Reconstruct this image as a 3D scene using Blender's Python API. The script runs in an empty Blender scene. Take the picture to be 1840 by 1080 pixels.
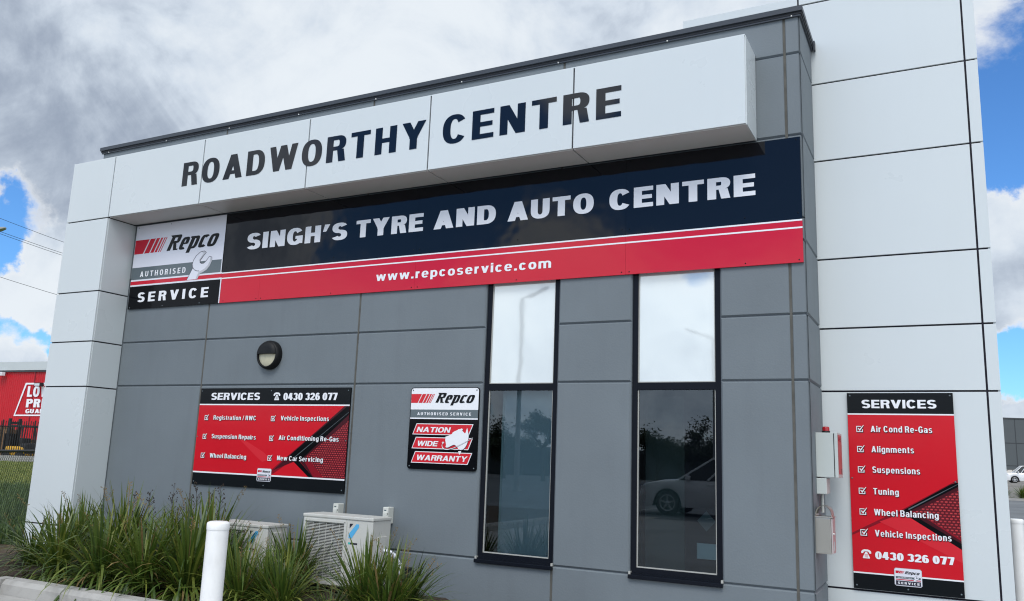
import bpy, bmesh, math, random
from mathutils import Vector, Matrix
random.seed(11)
R = math.radians
SC = bpy.context.scene
COL = SC.collection

# ------------------------------------------------------------------ camera
CAM = Vector((0, 0, 1.55))
F, CX, CY = 1501.76, 920.0, 540.0            # lens in photo pixels (1840 wide)
yaw, pit, rol = -.48205066, .1846209, .03660281
fwd = Vector((math.sin(yaw)*math.cos(pit), math.cos(yaw)*math.cos(pit), math.sin(pit)))
rt0 = Vector((math.cos(yaw), -math.sin(yaw), 0)); up0 = rt0.cross(fwd)
rgt = math.cos(rol)*rt0 + math.sin(rol)*up0
upv = -math.sin(rol)*rt0 + math.cos(rol)*up0
cd = bpy.data.cameras.new('camera'); cd.sensor_width = 36; cd.lens = F/1840*36
cd.clip_start = .05; cd.clip_end = 3000
cam = bpy.data.objects.new('camera', cd); COL.objects.link(cam)
M = Matrix((rgt, upv, -fwd)).transposed().to_4x4(); M.translation = CAM
cam.matrix_world = M
SC.camera = cam
def ray(u, v): return fwd + rgt*((u-CX)/F) - upv*((v-CY)/F)
def at_depth(u, v, d): return CAM + ray(u, v)*d
def at_y(u, v, y): d = ray(u, v); return CAM + d*(y/d.y)

# ------------------------------------------------------------------ render look
SC.view_settings.view_transform = 'Standard'
SC.view_settings.look = 'None'
SC.view_settings.gamma = 1
SC.cycles.filter_width = 1.15
SC.view_settings.exposure = 0.42

# ------------------------------------------------------------------ world: sky with broken cloud
SUN_EL, SUN_AZ = R(52), R(168)
W = bpy.data.worlds.new("World"); SC.world = W; W.use_nodes = True
nt = W.node_tree; nt.nodes.clear()
def N(t, **k):
    n = nt.nodes.new(t)
    for a, b in k.items(): setattr(n, a, b)
    return n
def L(a, b): nt.links.new(a, b)
def mth(op, a, b=None, c=None, clamp=False):
    n = N('ShaderNodeMath', operation=op, use_clamp=clamp)
    for i, x in enumerate((a, b, c)):
        if x is None: continue
        if isinstance(x, (int, float)): n.inputs[i].default_value = x
        else: L(x, n.inputs[i])
    return n.outputs[0]
def vdot(a, v):
    n = N('ShaderNodeVectorMath', operation='DOT_PRODUCT'); L(a, n.inputs[0]); n.inputs[1].default_value = v
    return n.outputs['Value']
def sstep(x, lo, hi, a=0., b=1.):
    n = N('ShaderNodeMapRange', interpolation_type='SMOOTHSTEP'); L(x, n.inputs[0])
    for i, v in zip((1, 2, 3, 4), (lo, hi, a, b)): n.inputs[i].default_value = v
    return n.outputs[0]
tc = N('ShaderNodeTexCoord'); D = tc.outputs['Generated']
sx = N('ShaderNodeSeparateXYZ'); L(D, sx.inputs[0])
zz = mth('ADD', mth('MAXIMUM', sx.outputs[2], 0.0), 0.22)
cx = N('ShaderNodeCombineXYZ'); L(mth('DIVIDE', sx.outputs[0], zz), cx.inputs[0]); L(mth('DIVIDE', sx.outputs[1], zz), cx.inputs[1])
P = cx.outputs[0]
def noise(scale, detail, rough, off=(0, 0, 0), dist=0.0, src=None):
    mp = N('ShaderNodeMapping'); L(src or P, mp.inputs[0]); mp.inputs['Location'].default_value = off
    n = N('ShaderNodeTexNoise'); L(mp.outputs[0], n.inputs['Vector'])
    n.inputs['Scale'].default_value = scale; n.inputs['Detail'].default_value = detail
    n.inputs['Roughness'].default_value = rough; n.inputs['Distortion'].default_value = dist
    return n.outputs['Fac']
n1 = noise(1.35, 9, .56, (3.1, 1.7, 0), .25)
n2 = noise(1.1, 8, .55, (7.3, 2.2, 4.0), .3)
n3 = noise(3.4, 8, .6, (1.3, 9.1, 2.0), .2)
nD = noise(11, 7, .62, (0, 0, 0), .3, D)          # cumulus puffs near the skyline
bias = None
# ragged patch outlines: the direction is warped by noise before a patch is measured
wn = N('ShaderNodeTexNoise'); L(D, wn.inputs['Vector']); wn.inputs['Scale'].default_value = 9; wn.inputs['Detail'].default_value = 8; wn.inputs['Roughness'].default_value = .62
ws = N('ShaderNodeVectorMath', operation='SUBTRACT'); L(wn.outputs['Color'], ws.inputs[0]); ws.inputs[1].default_value = (.5, .5, .5)
wm = N('ShaderNodeVectorMath', operation='MULTIPLY_ADD'); L(ws.outputs[0], wm.inputs[0]); wm.inputs[1].default_value = (.16, .16, .13); L(D, wm.inputs[2])
wz = N('ShaderNodeVectorMath', operation='NORMALIZE'); L(wm.outputs[0], wz.inputs[0]); DW = wz.outputs[0]
def spot(d, r, amt):
    """soft round patch of the sky: direction, radius in radians, amount"""
    return sstep(vdot(DW, d.normalized()), math.cos(r*1.5), math.cos(r*.2), 0., amt)
def pxs(u, v, r, amt): return spot(ray(u, v), r/F, amt)
# where the cover is thin (blue gaps, negative) or thick
bias = mth('ADD', pxs(700, 60, 700, .22), pxs(150, 180, 260, .14))
for a in [(70, 420, 85, -.25), (0, 390, 70, -.20), (20, 320, 60, .10), (40, 530, 85, .17), (110, 510, 60, .12), (10, 606, 34, -.24), (60, 606, 34, -.24), (110, 604, 34, -.24), (40, 648, 34, .16), (-60, 450, 80, -.2),
          (1790, 185, 120, -.19), (1845, 265, 80, -.22), (1800, 275, 60, -.12), (1775, 50, 90, .05), (1800, 440, 130, .12), (1830, 540, 80, .08), (1815, 650, 48, -.25), (1875, 645, 60, -.22), (1825, 722, 34, .20)]:
    bias = mth('ADD', bias, pxs(*a))
# a belt of blue gaps in the half of the sky behind the camera (seen mirrored in the signs)
for d, r, amt in [((-.53, -.77, .37), .15, -.26), ((-.24, -.92, .37), .14, -.30), ((-.10, -.93, .37), .09, -.26), ((-.25, -.95, .13), .08, .22), ((-.74, -.62, .28), .16, .16), ((-.36, -.84, .43), .08, .16), ((.12, -.93, .36), .18, .12), ((-.1, -.8, .7), .3, -.12)]:
    bias = mth('ADD', bias, spot(Vector(d), r, amt))
nE = noise(6.5, 12, .64, (5.5, 3.3, 1.1), .5, D)
cov = mth('ADD', mth('ADD', mth('MULTIPLY', n1, .40), mth('MULTIPLY', nE, .60)), bias)
mask = sstep(cov, .34, .50)
sky = N('ShaderNodeTexSky', sky_type='NISHITA'); sky.sun_disc = False
sky.sun_elevation = SUN_EL; sky.sun_rotation = SUN_AZ; sky.air_density = 1.0; sky.dust_density = .4; sky.ozone_density = 2.0
blue = N('ShaderNodeMix', data_type='RGBA', blend_type='MULTIPLY'); blue.inputs[0].default_value = 1
L(sky.outputs[0], blue.inputs[6]); blue.inputs[7].default_value = (.052, .090, .130, 1)
# cloud shade: thick grey bases, white thin rims
nS = noise(3.2, 12, .58, (2.7, 5.1, 1.9), .7, D); nT = noise(10, 10, .62, (8.1, 1.4, 3.3), .5, D)
nU = noise(6.0, 10, .60, (4.4, 2.2, 7.7), .6, D); nV = noise(6.0, 10, .60, (4.4, 2.2, 7.735), .6, D)
relief = mth('SUBTRACT', nV, nU)                  # denser above than below: shaded; thinner above: lit top
tk = mth('ADD', mth('ADD', mth('MULTIPLY', n2, .26), mth('MULTIPLY', nS, .50)), mth('MULTIPLY', nT, .17))
tk = mth('ADD', tk, .035)
tk = mth('ADD', tk, mth('MULTIPLY', relief, .40))
for a in [(60, 150, 220, .075), (190, 240, 140, .04), (0, 20, 120, .03), (520, 60, 260, -.045), (790, 120, 150, -.05), (280, 70, 120, -.04), (1150, 20, 240, -.02), (1790, 40, 90, -.06), (40, 500, 90, -.10), (1800, 360, 80, -.08), (1825, 500, 80, .03)]:
    tk = mth('ADD', tk, pxs(*a))
thick = sstep(tk, .34, .70)
rim = sstep(cov, .42, .58, 1., 0.)
front = sstep(vdot(D, Vector((.30, -.85, .43)).normalized()), .0, .95)
ramp = N('ShaderNodeValToRGB'); L(thick, ramp.inputs[0])
e = ramp.color_ramp.elements
e[0].position = 0; e[0].color = (.63, .675, .72, 1)
e[1].position = 1; e[1].color = (.235, .28, .36, 1)
m = e.new(.38); m.color = (.50, .56, .635, 1)
m = e.new(.68); m.color = (.37, .425, .505, 1)
cl = N('ShaderNodeMix', data_type='RGBA'); L(mth('MULTIPLY', rim, .75), cl.inputs[0]); L(ramp.outputs[0], cl.inputs[6]); cl.inputs[7].default_value = (.67, .69, .715, 1)
gain = N('ShaderNodeMix', data_type='RGBA', blend_type='MULTIPLY'); gain.inputs[0].default_value = 1
L(cl.outputs[2], gain.inputs[6])
gc = N('ShaderNodeCombineColor')
for i, a in enumerate((.96, .95, .92)): L(mth('ADD', mth('MULTIPLY', front, a), .97), gc.inputs[i]); L(gc.outputs[0], gain.inputs[7])
mixs = N('ShaderNodeMix', data_type='RGBA'); L(mask, mixs.inputs[0]); L(blue.outputs[2], mixs.inputs[6]); L(gain.outputs[2], mixs.inputs[7])
bg = N('ShaderNodeBackground'); L(mixs.outputs[2], bg.inputs[0]); bg.inputs[1].default_value = 1.0
out = N('ShaderNodeOutputWorld'); L(bg.outputs[0], out.inputs[0])

# ------------------------------------------------------------------ sun (veiled by cloud)
sl = bpy.data.lights.new('sun', 'SUN'); sl.energy = 1.3; sl.angle = R(24); sl.color = (1, .96, .90)
so = bpy.data.objects.new('sun', sl); COL.objects.link(so)
sd = Vector((math.sin(SUN_AZ)*math.cos(SUN_EL), math.cos(SUN_AZ)*math.cos(SUN_EL), math.sin(SUN_EL)))
so.rotation_euler = sd.to_track_quat('Z', 'Y').to_euler(); so.location = (0, -5, 20)

# ------------------------------------------------------------------ materials
def mat(name, col, rough=.5, spec=.5, metal=0., var=0., vscale=3., bump=0., bscale=40., wob=0., coat=0., stretch=(1, 1, 1), rvar=0.):
    m = bpy.data.materials.new(name); m.use_nodes = True
    t = m.node_tree; p = t.nodes['Principled BSDF']
    p.inputs['Base Color'].default_value = (*col, 1); p.inputs['Roughness'].default_value = rough
    p.inputs['Specular IOR Level'].default_value = spec; p.inputs['Metallic'].default_value = metal
    p.inputs['Coat Weight'].default_value = coat; p.inputs['Coat Roughness'].default_value = .03
    tcn = t.nodes.new('ShaderNodeTexCoord'); mp = t.nodes.new('ShaderNodeMapping'); mp.inputs['Scale'].default_value = stretch
    t.links.new(tcn.outputs['Object'], mp.inputs[0])
    def nz(sc, det=6):
        n = t.nodes.new('ShaderNodeTexNoise'); n.inputs['Scale'].default_value = sc; n.inputs['Detail'].default_value = det
        t.links.new(mp.outputs[0], n.inputs['Vector']); return n.outputs['Fac']
    if var:
        r = t.nodes.new('ShaderNodeMapRange'); t.links.new(nz(vscale), r.inputs[0])
        r.inputs[1].default_value = .3; r.inputs[2].default_value = .7; r.inputs[3].default_value = 1-var; r.inputs[4].default_value = 1+var
        h = t.nodes.new('ShaderNodeHueSaturation'); h.inputs['Color'].default_value = (*col, 1)
        t.links.new(r.outputs[0], h.inputs['Value']); t.links.new(h.outputs[0], p.inputs['Base Color'])
    if rvar:
        r = t.nodes.new('ShaderNodeMapRange'); t.links.new(nz(vscale*1.7), r.inputs[0])
        r.inputs[1].default_value = .3; r.inputs[2].default_value = .7; r.inputs[3].default_value = max(0, rough-rvar); r.inputs[4].default_value = rough+rvar
        t.links.new(r.outputs[0], p.inputs['Roughness'])
    if bump or wob:
        b = t.nodes.new('ShaderNodeBump')
        if wob: b.inputs['Distance'].default_value = wob; b.inputs['Strength'].default_value = 1; t.links.new(nz(bscale, 2), b.inputs['Height'])
        else: b.inputs['Distance'].default_value = .01; b.inputs['Strength'].default_value = bump; t.links.new(nz(bscale), b.inputs['Height'])
        t.links.new(b.outputs[0], p.inputs['Normal'])
    return m
def streak(m, col, amt, sc, stretch):
    """rain streaks and dust: a second, stretched noise laid over the base colour"""
    t = m.node_tree; p = t.nodes['Principled BSDF']
    src = p.inputs['Base Color'].links[0].from_socket if p.inputs['Base Color'].links else None
    base = tuple(p.inputs['Base Color'].default_value)
    tcn = t.nodes.new('ShaderNodeTexCoord'); mp = t.nodes.new('ShaderNodeMapping'); mp.inputs['Scale'].default_value = stretch
    t.links.new(tcn.outputs['Object'], mp.inputs[0])
    n = t.nodes.new('ShaderNodeTexNoise'); n.inputs['Scale'].default_value = sc; n.inputs['Detail'].default_value = 5; t.links.new(mp.outputs[0], n.inputs['Vector'])
    r = t.nodes.new('ShaderNodeMapRange'); t.links.new(n.outputs['Fac'], r.inputs[0]); r.inputs[1].default_value = .5; r.inputs[2].default_value = .8; r.inputs[3].default_value = 0; r.inputs[4].default_value = amt
    x = t.nodes.new('ShaderNodeMix'); x.data_type = 'RGBA'; t.links.new(r.outputs[0], x.inputs[0])
    if src: t.links.new(src, x.inputs[6])
    else: x.inputs[6].default_value = base
    x.inputs[7].default_value = (*col, 1); t.links.new(x.outputs[2], p.inputs['Base Color'])
    return m
MAT = {}
MAT['precast'] = streak(mat('grey_painted_precast', (.160, .186, .203), .62, .35, var=.05, vscale=1.2, bump=.12, bscale=55), (.12, .135, .15), .22, 2.2, (3, 3, .35))
MAT['groove'] = mat('groove_paint', (.085, .10, .118), .7, .3)
MAT['sealant'] = mat('brown_sealant', (.105, .102, .090), .75, .2, var=.2, vscale=9)
MAT['acm'] = streak(mat('white_cladding', (.62, .665, .675), .30, .50, var=.015, vscale=.7, wob=.0012, bscale=.9, rvar=.04), (.53, .56, .54), .05, 2.0, (4, 4, .5))
MAT['gap'] = mat('joint_gap', (.018, .016, .026), .6, .2)
MAT['soffit'] = mat('soffit_cladding', (.62, .61, .585), .4, .35, var=.04, vscale=1.)
MAT['capping'] = mat('charcoal_capping', (.050, .058, .070), .42, .3, var=.06, vscale=2)
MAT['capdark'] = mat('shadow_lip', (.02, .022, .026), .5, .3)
MAT['rivet'] = mat('rivet', (.75, .75, .73), .35, .5, metal=.6)
MAT['alu'] = mat('charcoal_window_frame', (.007, .009, .014), .34, .12, var=.08, vscale=6)
MAT['bead'] = mat('glazing_bead', (.42, .42, .39), .4, .5)
MAT['spandrel'] = mat('white_spandrel_glass', (.70, .745, .745), .03, .95, metal=.24, wob=.0015, bscale=1.6)
MAT['navy'] = mat('gloss_black_sign', (.0030, .0036, .0060), .045, .30, wob=.0035, bscale=2.2, rvar=.03, vscale=2)
MAT['letterblack'] = mat('gloss_black_letter', (.0030, .0045, .0080), .05, .42, wob=.004, bscale=1.4)
MAT['signred'] = mat('gloss_red_sign', (.56, .009, .030), .10, .32, wob=.0035, bscale=2.2, var=.03, vscale=1)
MAT['signwhite'] = mat('sign_white', (.74, .75, .82), .22, .45, var=.02, vscale=2)
MAT['signgrey'] = mat('sign_grey', (.105, .135, .150), .16, .5)
MAT['signblack'] = mat('sign_black', (.004, .0045, .006), .10, .12, wob=.002, bscale=2.5)
MAT['black2'] = mat('sign_charcoal', (.006, .008, .010), .14, .12, wob=.002, bscale=2.5)
MAT['red2'] = mat('sign_red', (.58, .008, .019), .16, .25, wob=.002, bscale=2.5, var=.04, vscale=1.5)
MAT['reddark'] = mat('sign_dark_red', (.23, .006, .016), .16, .25)
MAT['maroon'] = mat('sign_maroon', (.055, .006, .012), .16, .25)
MAT['redlt'] = mat('sign_light_red', (.62, .022, .035), .16, .25)
MAT['letterwhite'] = mat('letter_white', (.82, .83, .86), .25, .45)
MAT['lettershadow'] = mat('letter_shadow', (.035, .006, .010), .2, .4)
MAT['outline'] = mat('logo_outline', (.02, .018, .035), .3, .4)
MAT['spgrey'] = mat('spanner_grey', (.50, .51, .55), .3, .4)
MAT['bollard'] = streak(mat('white_painted_steel', (.87, .87, .86), .3, .5, var=.03, vscale=5, bump=.03, bscale=60), (.55, .54, .5), .5, 3, (2, 2, 1))
MAT['acwhite'] = streak(mat('cream_steel', (.56, .56, .525), .38, .45, var=.03, vscale=4), (.5, .48, .42), .5, 3, (3, 3, .6))
MAT['acdark'] = mat('fan_cavity', (.02, .02, .024), .5, .4)
MAT['acblue'] = mat('sticker_blue', (.10, .42, .72), .3, .4)
MAT['acteal'] = mat('sticker_teal', (.05, .45, .42), .3, .4)
MAT['plastic'] = mat('grey_white_plastic', (.62, .63, .58), .4, .45, var=.03, vscale=8)
MAT['rubber'] = mat('black_rubber', (.015, .015, .016), .65, .35)
MAT['lampblack'] = mat('black_lamp_body', (.009, .010, .011), .5, .2, bump=.05, bscale=80)
MAT['opal'] = mat('opal_diffuser', (.60, .57, .42), .3, .5, var=.08, vscale=14)
MAT['panelgrey'] = mat('pale_grey_steel', (.50, .54, .52), .42, .45, var=.02, vscale=4)
MAT['pinklabel'] = mat('faded_red_label', (.46, .11, .11), .4, .4, var=.06, vscale=12)
MAT['redlens'] = mat('red_lens', (.35, .006, .012), .15, .6)
MAT['stainless'] = mat('stainless_steel', (.50, .48, .43), .28, .5, metal=.85, var=.05, vscale=6)
MAT['stainlabel'] = mat('pinkish_steel_door', (.50, .44, .43), .35, .5, metal=.35, var=.05, vscale=6)
MAT['asphalt'] = streak(mat('asphalt', (.140, .150, .158), .85, .3, var=.18, vscale=.5, bump=.4, bscale=160), (.21, .22, .228), .6, .25, (1, 1, 1))
MAT['concrete'] = streak(mat('concrete', (.36, .35, .33), .8, .3, var=.10, vscale=3, bump=.3, bscale=60), (.16, .15, .135), .6, 5, (1, 1, 1))
MAT['apron'] = streak(mat('forecourt_concrete', (.30, .30, .295), .8, .3, var=.12, vscale=.8, bump=.3, bscale=90), (.18, .175, .165), .6, .7, (1, 1, 1))
MAT['mulch'] = mat('mulch', (.045, .034, .026), .9, .2, var=.5, vscale=30, bump=1, bscale=50)
MAT['paper'] = mat('paper', (.50, .56, .55), .6, .3)
MAT['faint'] = mat('faint_sticker', (.10, .135, .145), .5, .3)
MAT['interior'] = mat('interior_wall', (.17, .21, .23), .8, .2)
MAT['intfloor'] = mat('interior_floor', (.05, .056, .062), .5, .4)
MAT['intdoor'] = mat('interior_pale_leaf', (.34, .42, .42), .6, .3)
MAT['intdark'] = mat('interior_dark_frame', (.02, .022, .026), .5, .4)
MAT['screen'] = mat('frosted_screen', (.62, .70, .73), .5, .3)
MAT['screenedge'] = mat('screen_edge', (.55, .68, .66), .3, .5)
MAT['roof'] = mat('roof_sheet', (.45, .47, .48), .5, .4)
MAT['redclad'] = mat('red_wall_sheet', (.50, .006, .016), .45, .4, var=.04, vscale=.4)
MAT['fasciagrey'] = mat('pale_fascia', (.50, .535, .545), .5, .4, var=.03, vscale=.3)
MAT['darkgutter'] = mat('dark_gutter', (.05, .055, .06), .5, .4)
MAT['blacksteel'] = mat('black_steel', (.014, .014, .016), .5, .4)
MAT['wire'] = mat('weathered_wire', (.035, .038, .036), .5, .5)
MAT['farwall'] = mat('far_precast', (.10, .112, .118), .8, .2, var=.05, vscale=.08)
MAT['farjoint'] = mat('far_joint', (.055, .06, .065), .8, .2)
MAT['farground'] = mat('far_gravel', (.20, .19, .175), .9, .2, var=.2, vscale=.3)
MAT['carwhite'] = mat('white_car_paint', (.72, .73, .74), .15, .5, coat=.8)
MAT['carglass'] = mat('car_glass', (.012, .016, .018), .04, .6)
MAT['cardark'] = mat('dark_car_paint', (.03, .035, .04), .15, .5, coat=.8)
MAT['tyre'] = mat('tyre', (.02, .02, .02), .8, .3)
MAT['alloy'] = mat('alloy', (.55, .56, .57), .3, .5, metal=.7)
MAT['lampglass'] = mat('clear_lamp', (.6, .62, .64), .1, .6)
MAT['taillight'] = mat('tail_lamp', (.35, .01, .01), .15, .6)
MAT['galv'] = mat('galvanised', (.34, .35, .36), .45, .5, metal=.4, var=.06, vscale=3)
MAT['yellow'] = mat('machine_yellow', (.62, .33, .012), .4, .5)
MAT['cardboard'] = mat('brown_carton', (.20, .125, .075), .8, .2, var=.15, vscale=1.5)
MAT['lineWhite'] = mat('line_marking', (.6, .6, .58), .7, .3, var=.15, vscale=6)
MAT['bark'] = mat('bark', (.09, .075, .06), .9, .2, var=.3, vscale=6)

def leafmat(name, c1, c2, c3, rough=.42, trans=.25):
    m = bpy.data.materials.new(name); m.use_nodes = True; t = m.node_tree; p = t.nodes['Principled BSDF']
    a = t.nodes.new('ShaderNodeAttribute'); a.attribute_name = 'tint'
    r = t.nodes.new('ShaderNodeValToRGB'); t.links.new(a.outputs['Fac'], r.inputs[0])
    el = r.color_ramp.elements; el[0].color = (*c1, 1); el[1].color = (*c3, 1); x = el.new(.5); x.color = (*c2, 1)
    t.links.new(r.outputs[0], p.inputs['Base Color']); p.inputs['Roughness'].default_value = rough
    tr = t.nodes.new('ShaderNodeBsdfTranslucent'); t.links.new(r.outputs[0], tr.inputs[0])
    mx = t.nodes.new('ShaderNodeMixShader'); mx.inputs[0].default_value = trans
    t.links.new(p.outputs[0], mx.inputs[1]); t.links.new(tr.outputs[0], mx.inputs[2])
    t.links.new(mx.outputs[0], t.nodes['Material Output'].inputs[0]); return m
MAT['blade'] = leafmat('strap_leaf', (.018, .042, .012), (.066, .118, .016), (.20, .225, .04))
MAT['lawn'] = leafmat('lawn_blade', (.040, .085, .034), (.11, .18, .045), (.30, .32, .075), .6, .2)
MAT['gum'] = leafmat('tree_leaf', (.026, .042, .020), (.05, .075, .032), (.09, .11, .05), .5, .15)
MAT['straw'] = mat('straw_stalk', (.20, .14, .055), .7, .2, var=.3, vscale=20)
MAT['stalk'] = mat('dark_seed_stalk', (.055, .045, .035), .7, .2)
def grassground(name, a, b, sc):
    m = mat(name, a, .9, .2, bump=1, bscale=30); return streak(m, b, .9, sc, (1, 1, 1))
MAT['turf'] = grassground('turf', (.085, .13, .034), (.16, .18, .042), 1.2)
MAT['verge'] = grassground('leaf_litter', (.075, .055, .038), (.14, .115, .08), 9)

def glass(name, tint, amt=.9):
    m = bpy.data.materials.new(name); m.use_nodes = True; t = m.node_tree; t.nodes.remove(t.nodes['Principled BSDF'])
    tr = t.nodes.new('ShaderNodeBsdfTransparent'); tr.inputs[0].default_value = (*tint, 1)
    gl = t.nodes.new('ShaderNodeBsdfGlossy'); gl.inputs['Roughness'].default_value = .0; gl.inputs[0].default_value = (amt*.86, amt*.96, amt*1.04, 1)
    fr = t.nodes.new('ShaderNodeFresnel'); fr.inputs[0].default_value = 1.85
    mx = t.nodes.new('ShaderNodeMixShader'); t.links.new(fr.outputs[0], mx.inputs[0])
    t.links.new(tr.outputs[0], mx.inputs[1]); t.links.new(gl.outputs[0], mx.inputs[2]); t.links.new(mx.outputs[0], t.nodes['Material Output'].inputs[0])
    return m
MAT['glass'] = glass('tinted_window_glass', (.54, .66, .70), .97)

def dots(name):
    """red lamp lens behind a moulded grid, as printed on the service signs"""
    m = mat(name, (.30, .006, .016), .18, .45); t = m.node_tree; p = t.nodes['Principled BSDF']
    tcn = t.nodes.new('ShaderNodeTexCoord'); mp = t.nodes.new('ShaderNodeMapping'); t.links.new(tcn.outputs['Object'], mp.inputs[0])
    mp.inputs['Rotation'].default_value = (R(90), 0, 0)
    br = t.nodes.new('ShaderNodeTexBrick'); t.links.new(mp.outputs[0], br.inputs[0]); br.inputs['Scale'].default_value = 1
    br.inputs['Brick Width'].default_value = .034; br.inputs['Row Height'].default_value = .024; br.inputs['Mortar Size'].default_value = .0105; br.inputs['Mortar Smooth'].default_value = .6
    br.inputs['Color1'].default_value = (.62, .055, .06, 1); br.inputs['Color2'].default_value = (.44, .03, .04, 1); br.inputs['Mortar'].default_value = (.10, .003, .010, 1)
    t.links.new(br.outputs[0], p.inputs['Base Color']); return m
MAT['dots'] = dots('sign_red_lens_grid')

# ------------------------------------------------------------------ object helpers
WL = {}                                             # world position of every parent
def empty(name, loc, label, cat, group=None, rz=0):
    o = bpy.data.objects.new(name, None); o.empty_display_size = .2; COL.objects.link(o); o.location = loc; o.rotation_euler.z = rz
    o['label'] = label; o['category'] = cat
    if group: o['group'] = group
    WL[o] = Vector(loc); return o
class MB:
    def __init__(s): s.v = []; s.f = []; s.m = []; s.mats = []; s.sm = []
    def mi(s, k):
        if k not in s.mats: s.mats.append(k)
        return s.mats.index(k)
    def face(s, pts, k, smooth=False):
        n = len(s.v); s.v += [tuple(p) for p in pts]; s.f.append(tuple(range(n, n+len(pts)))); s.m.append(s.mi(k)); s.sm.append(smooth)
    def mesh(s, vs, fs, k, smooth=False):
        n = len(s.v); s.v += [tuple(p) for p in vs]; i = s.mi(k)
        for f in fs: s.f.append(tuple(n+a for a in f)); s.m.append(i); s.sm.append(smooth)
    def box(s, x0, x1, y0, y1, z0, z1, k):
        vs = [(x, y, z) for x in (x0, x1) for y in (y0, y1) for z in (z0, z1)]
        s.mesh(vs, [(0, 1, 3, 2), (4, 6, 7, 5), (0, 4, 5, 1), (2, 3, 7, 6), (0, 2, 6, 4), (1, 5, 7, 3)], k)
    def bbox(s, x0, x1, y0, y1, z0, z1, k, b=.01):
        """box with chamfered edges"""
        bm = bmesh.new(); bmesh.ops.create_cube(bm, size=1)
        for v in bm.verts: v.co = Vector(((x0+x1)/2+v.co.x*(x1-x0), (y0+y1)/2+v.co.y*(y1-y0), (z0+z1)/2+v.co.z*(z1-z0)))
        bmesh.ops.bevel(bm, geom=list(bm.edges), offset=b, segments=2, affect='EDGES', profile=.6)
        bm.verts.index_update(); s.mesh([v.co for v in bm.verts], [[v.index for v in f.verts] for f in bm.faces], k); bm.free()
    def plate(s, x0, x1, y, z0, z1, k): s.face([(x0, y, z0), (x1, y, z0), (x1, y, z1), (x0, y, z1)], k)
    def poly(s, pts, y, k): s.face([(p[0], y, p[1]) for p in pts], k)
    def tube(s, pts, r, k, n=8, cap=True, smooth=True):
        pts = [Vector(p) for p in pts]; rs = r if isinstance(r, (list, tuple)) else [r]*len(pts); vs = []
        for i, p in enumerate(pts):
            d = (pts[min(i+1, len(pts)-1)]-pts[max(i-1, 0)]).normalized()
            a = d.cross(Vector((0, 0, 1)) if abs(d.z) < .95 else Vector((1, 0, 0))).normalized(); b = d.cross(a)
            for j in range(n):
                t = 2*math.pi*j/n; vs.append(p+(a*math.cos(t)+b*math.sin(t))*rs[i])
        fs = [(i*n+j, i*n+(j+1) % n, (i+1)*n+(j+1) % n, (i+1)*n+j) for i in range(len(pts)-1) for j in range(n)]
        s.mesh(vs, fs, k, smooth)
        if cap:
            s.face(vs[:n][::-1], k); s.face(vs[-n:], k)
    def lathe(s, prof, c, ax, k, n=32, a0=0, a1=2*math.pi, smooth=True):
        """prof: (radius, along) pairs round axis ax through c"""
        ax = Vector(ax).normalized(); u = ax.cross(Vector((0, 0, 1)) if abs(ax.z) < .9 else Vector((1, 0, 0))).normalized(); w = ax.cross(u)
        vs = []; full = abs(a1-a0-2*math.pi) < 1e-6; m = n if full else n+1
        for r, h in prof:
            for j in range(m):
                t = a0+(a1-a0)*j/n; vs.append(Vector(c)+ax*h+(u*math.cos(t)+w*math.sin(t))*r)
        fs = [(i*m+j, i*m+(j+1) % m, (i+1)*m+(j+1) % m, (i+1)*m+j) for i in range(len(prof)-1) for j in range(n if full else n)]
        s.mesh(vs, fs, k, smooth)
    def build(s, name, parent=None, label=None, cat=None, group=None, kind=None, local=False):
        o0 = Vector((0, 0, 0)) if (local or parent is None) else WL[parent]
        me = bpy.data.meshes.new(name); me.from_pydata([Vector(v)-o0 for v in s.v], [], s.f)
        for k in s.mats: me.materials.append(MAT[k])
        me.polygons.foreach_set('material_index', s.m); me.polygons.foreach_set('use_smooth', s.sm)
        me.update()
        o = bpy.data.objects.new(name, me); COL.objects.link(o); o.parent = parent
        if label: o['label'] = label
        if cat: o['category'] = cat
        if group: o['group'] = group
        if kind: o['kind'] = kind
        WL[o] = o0; return o

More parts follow.
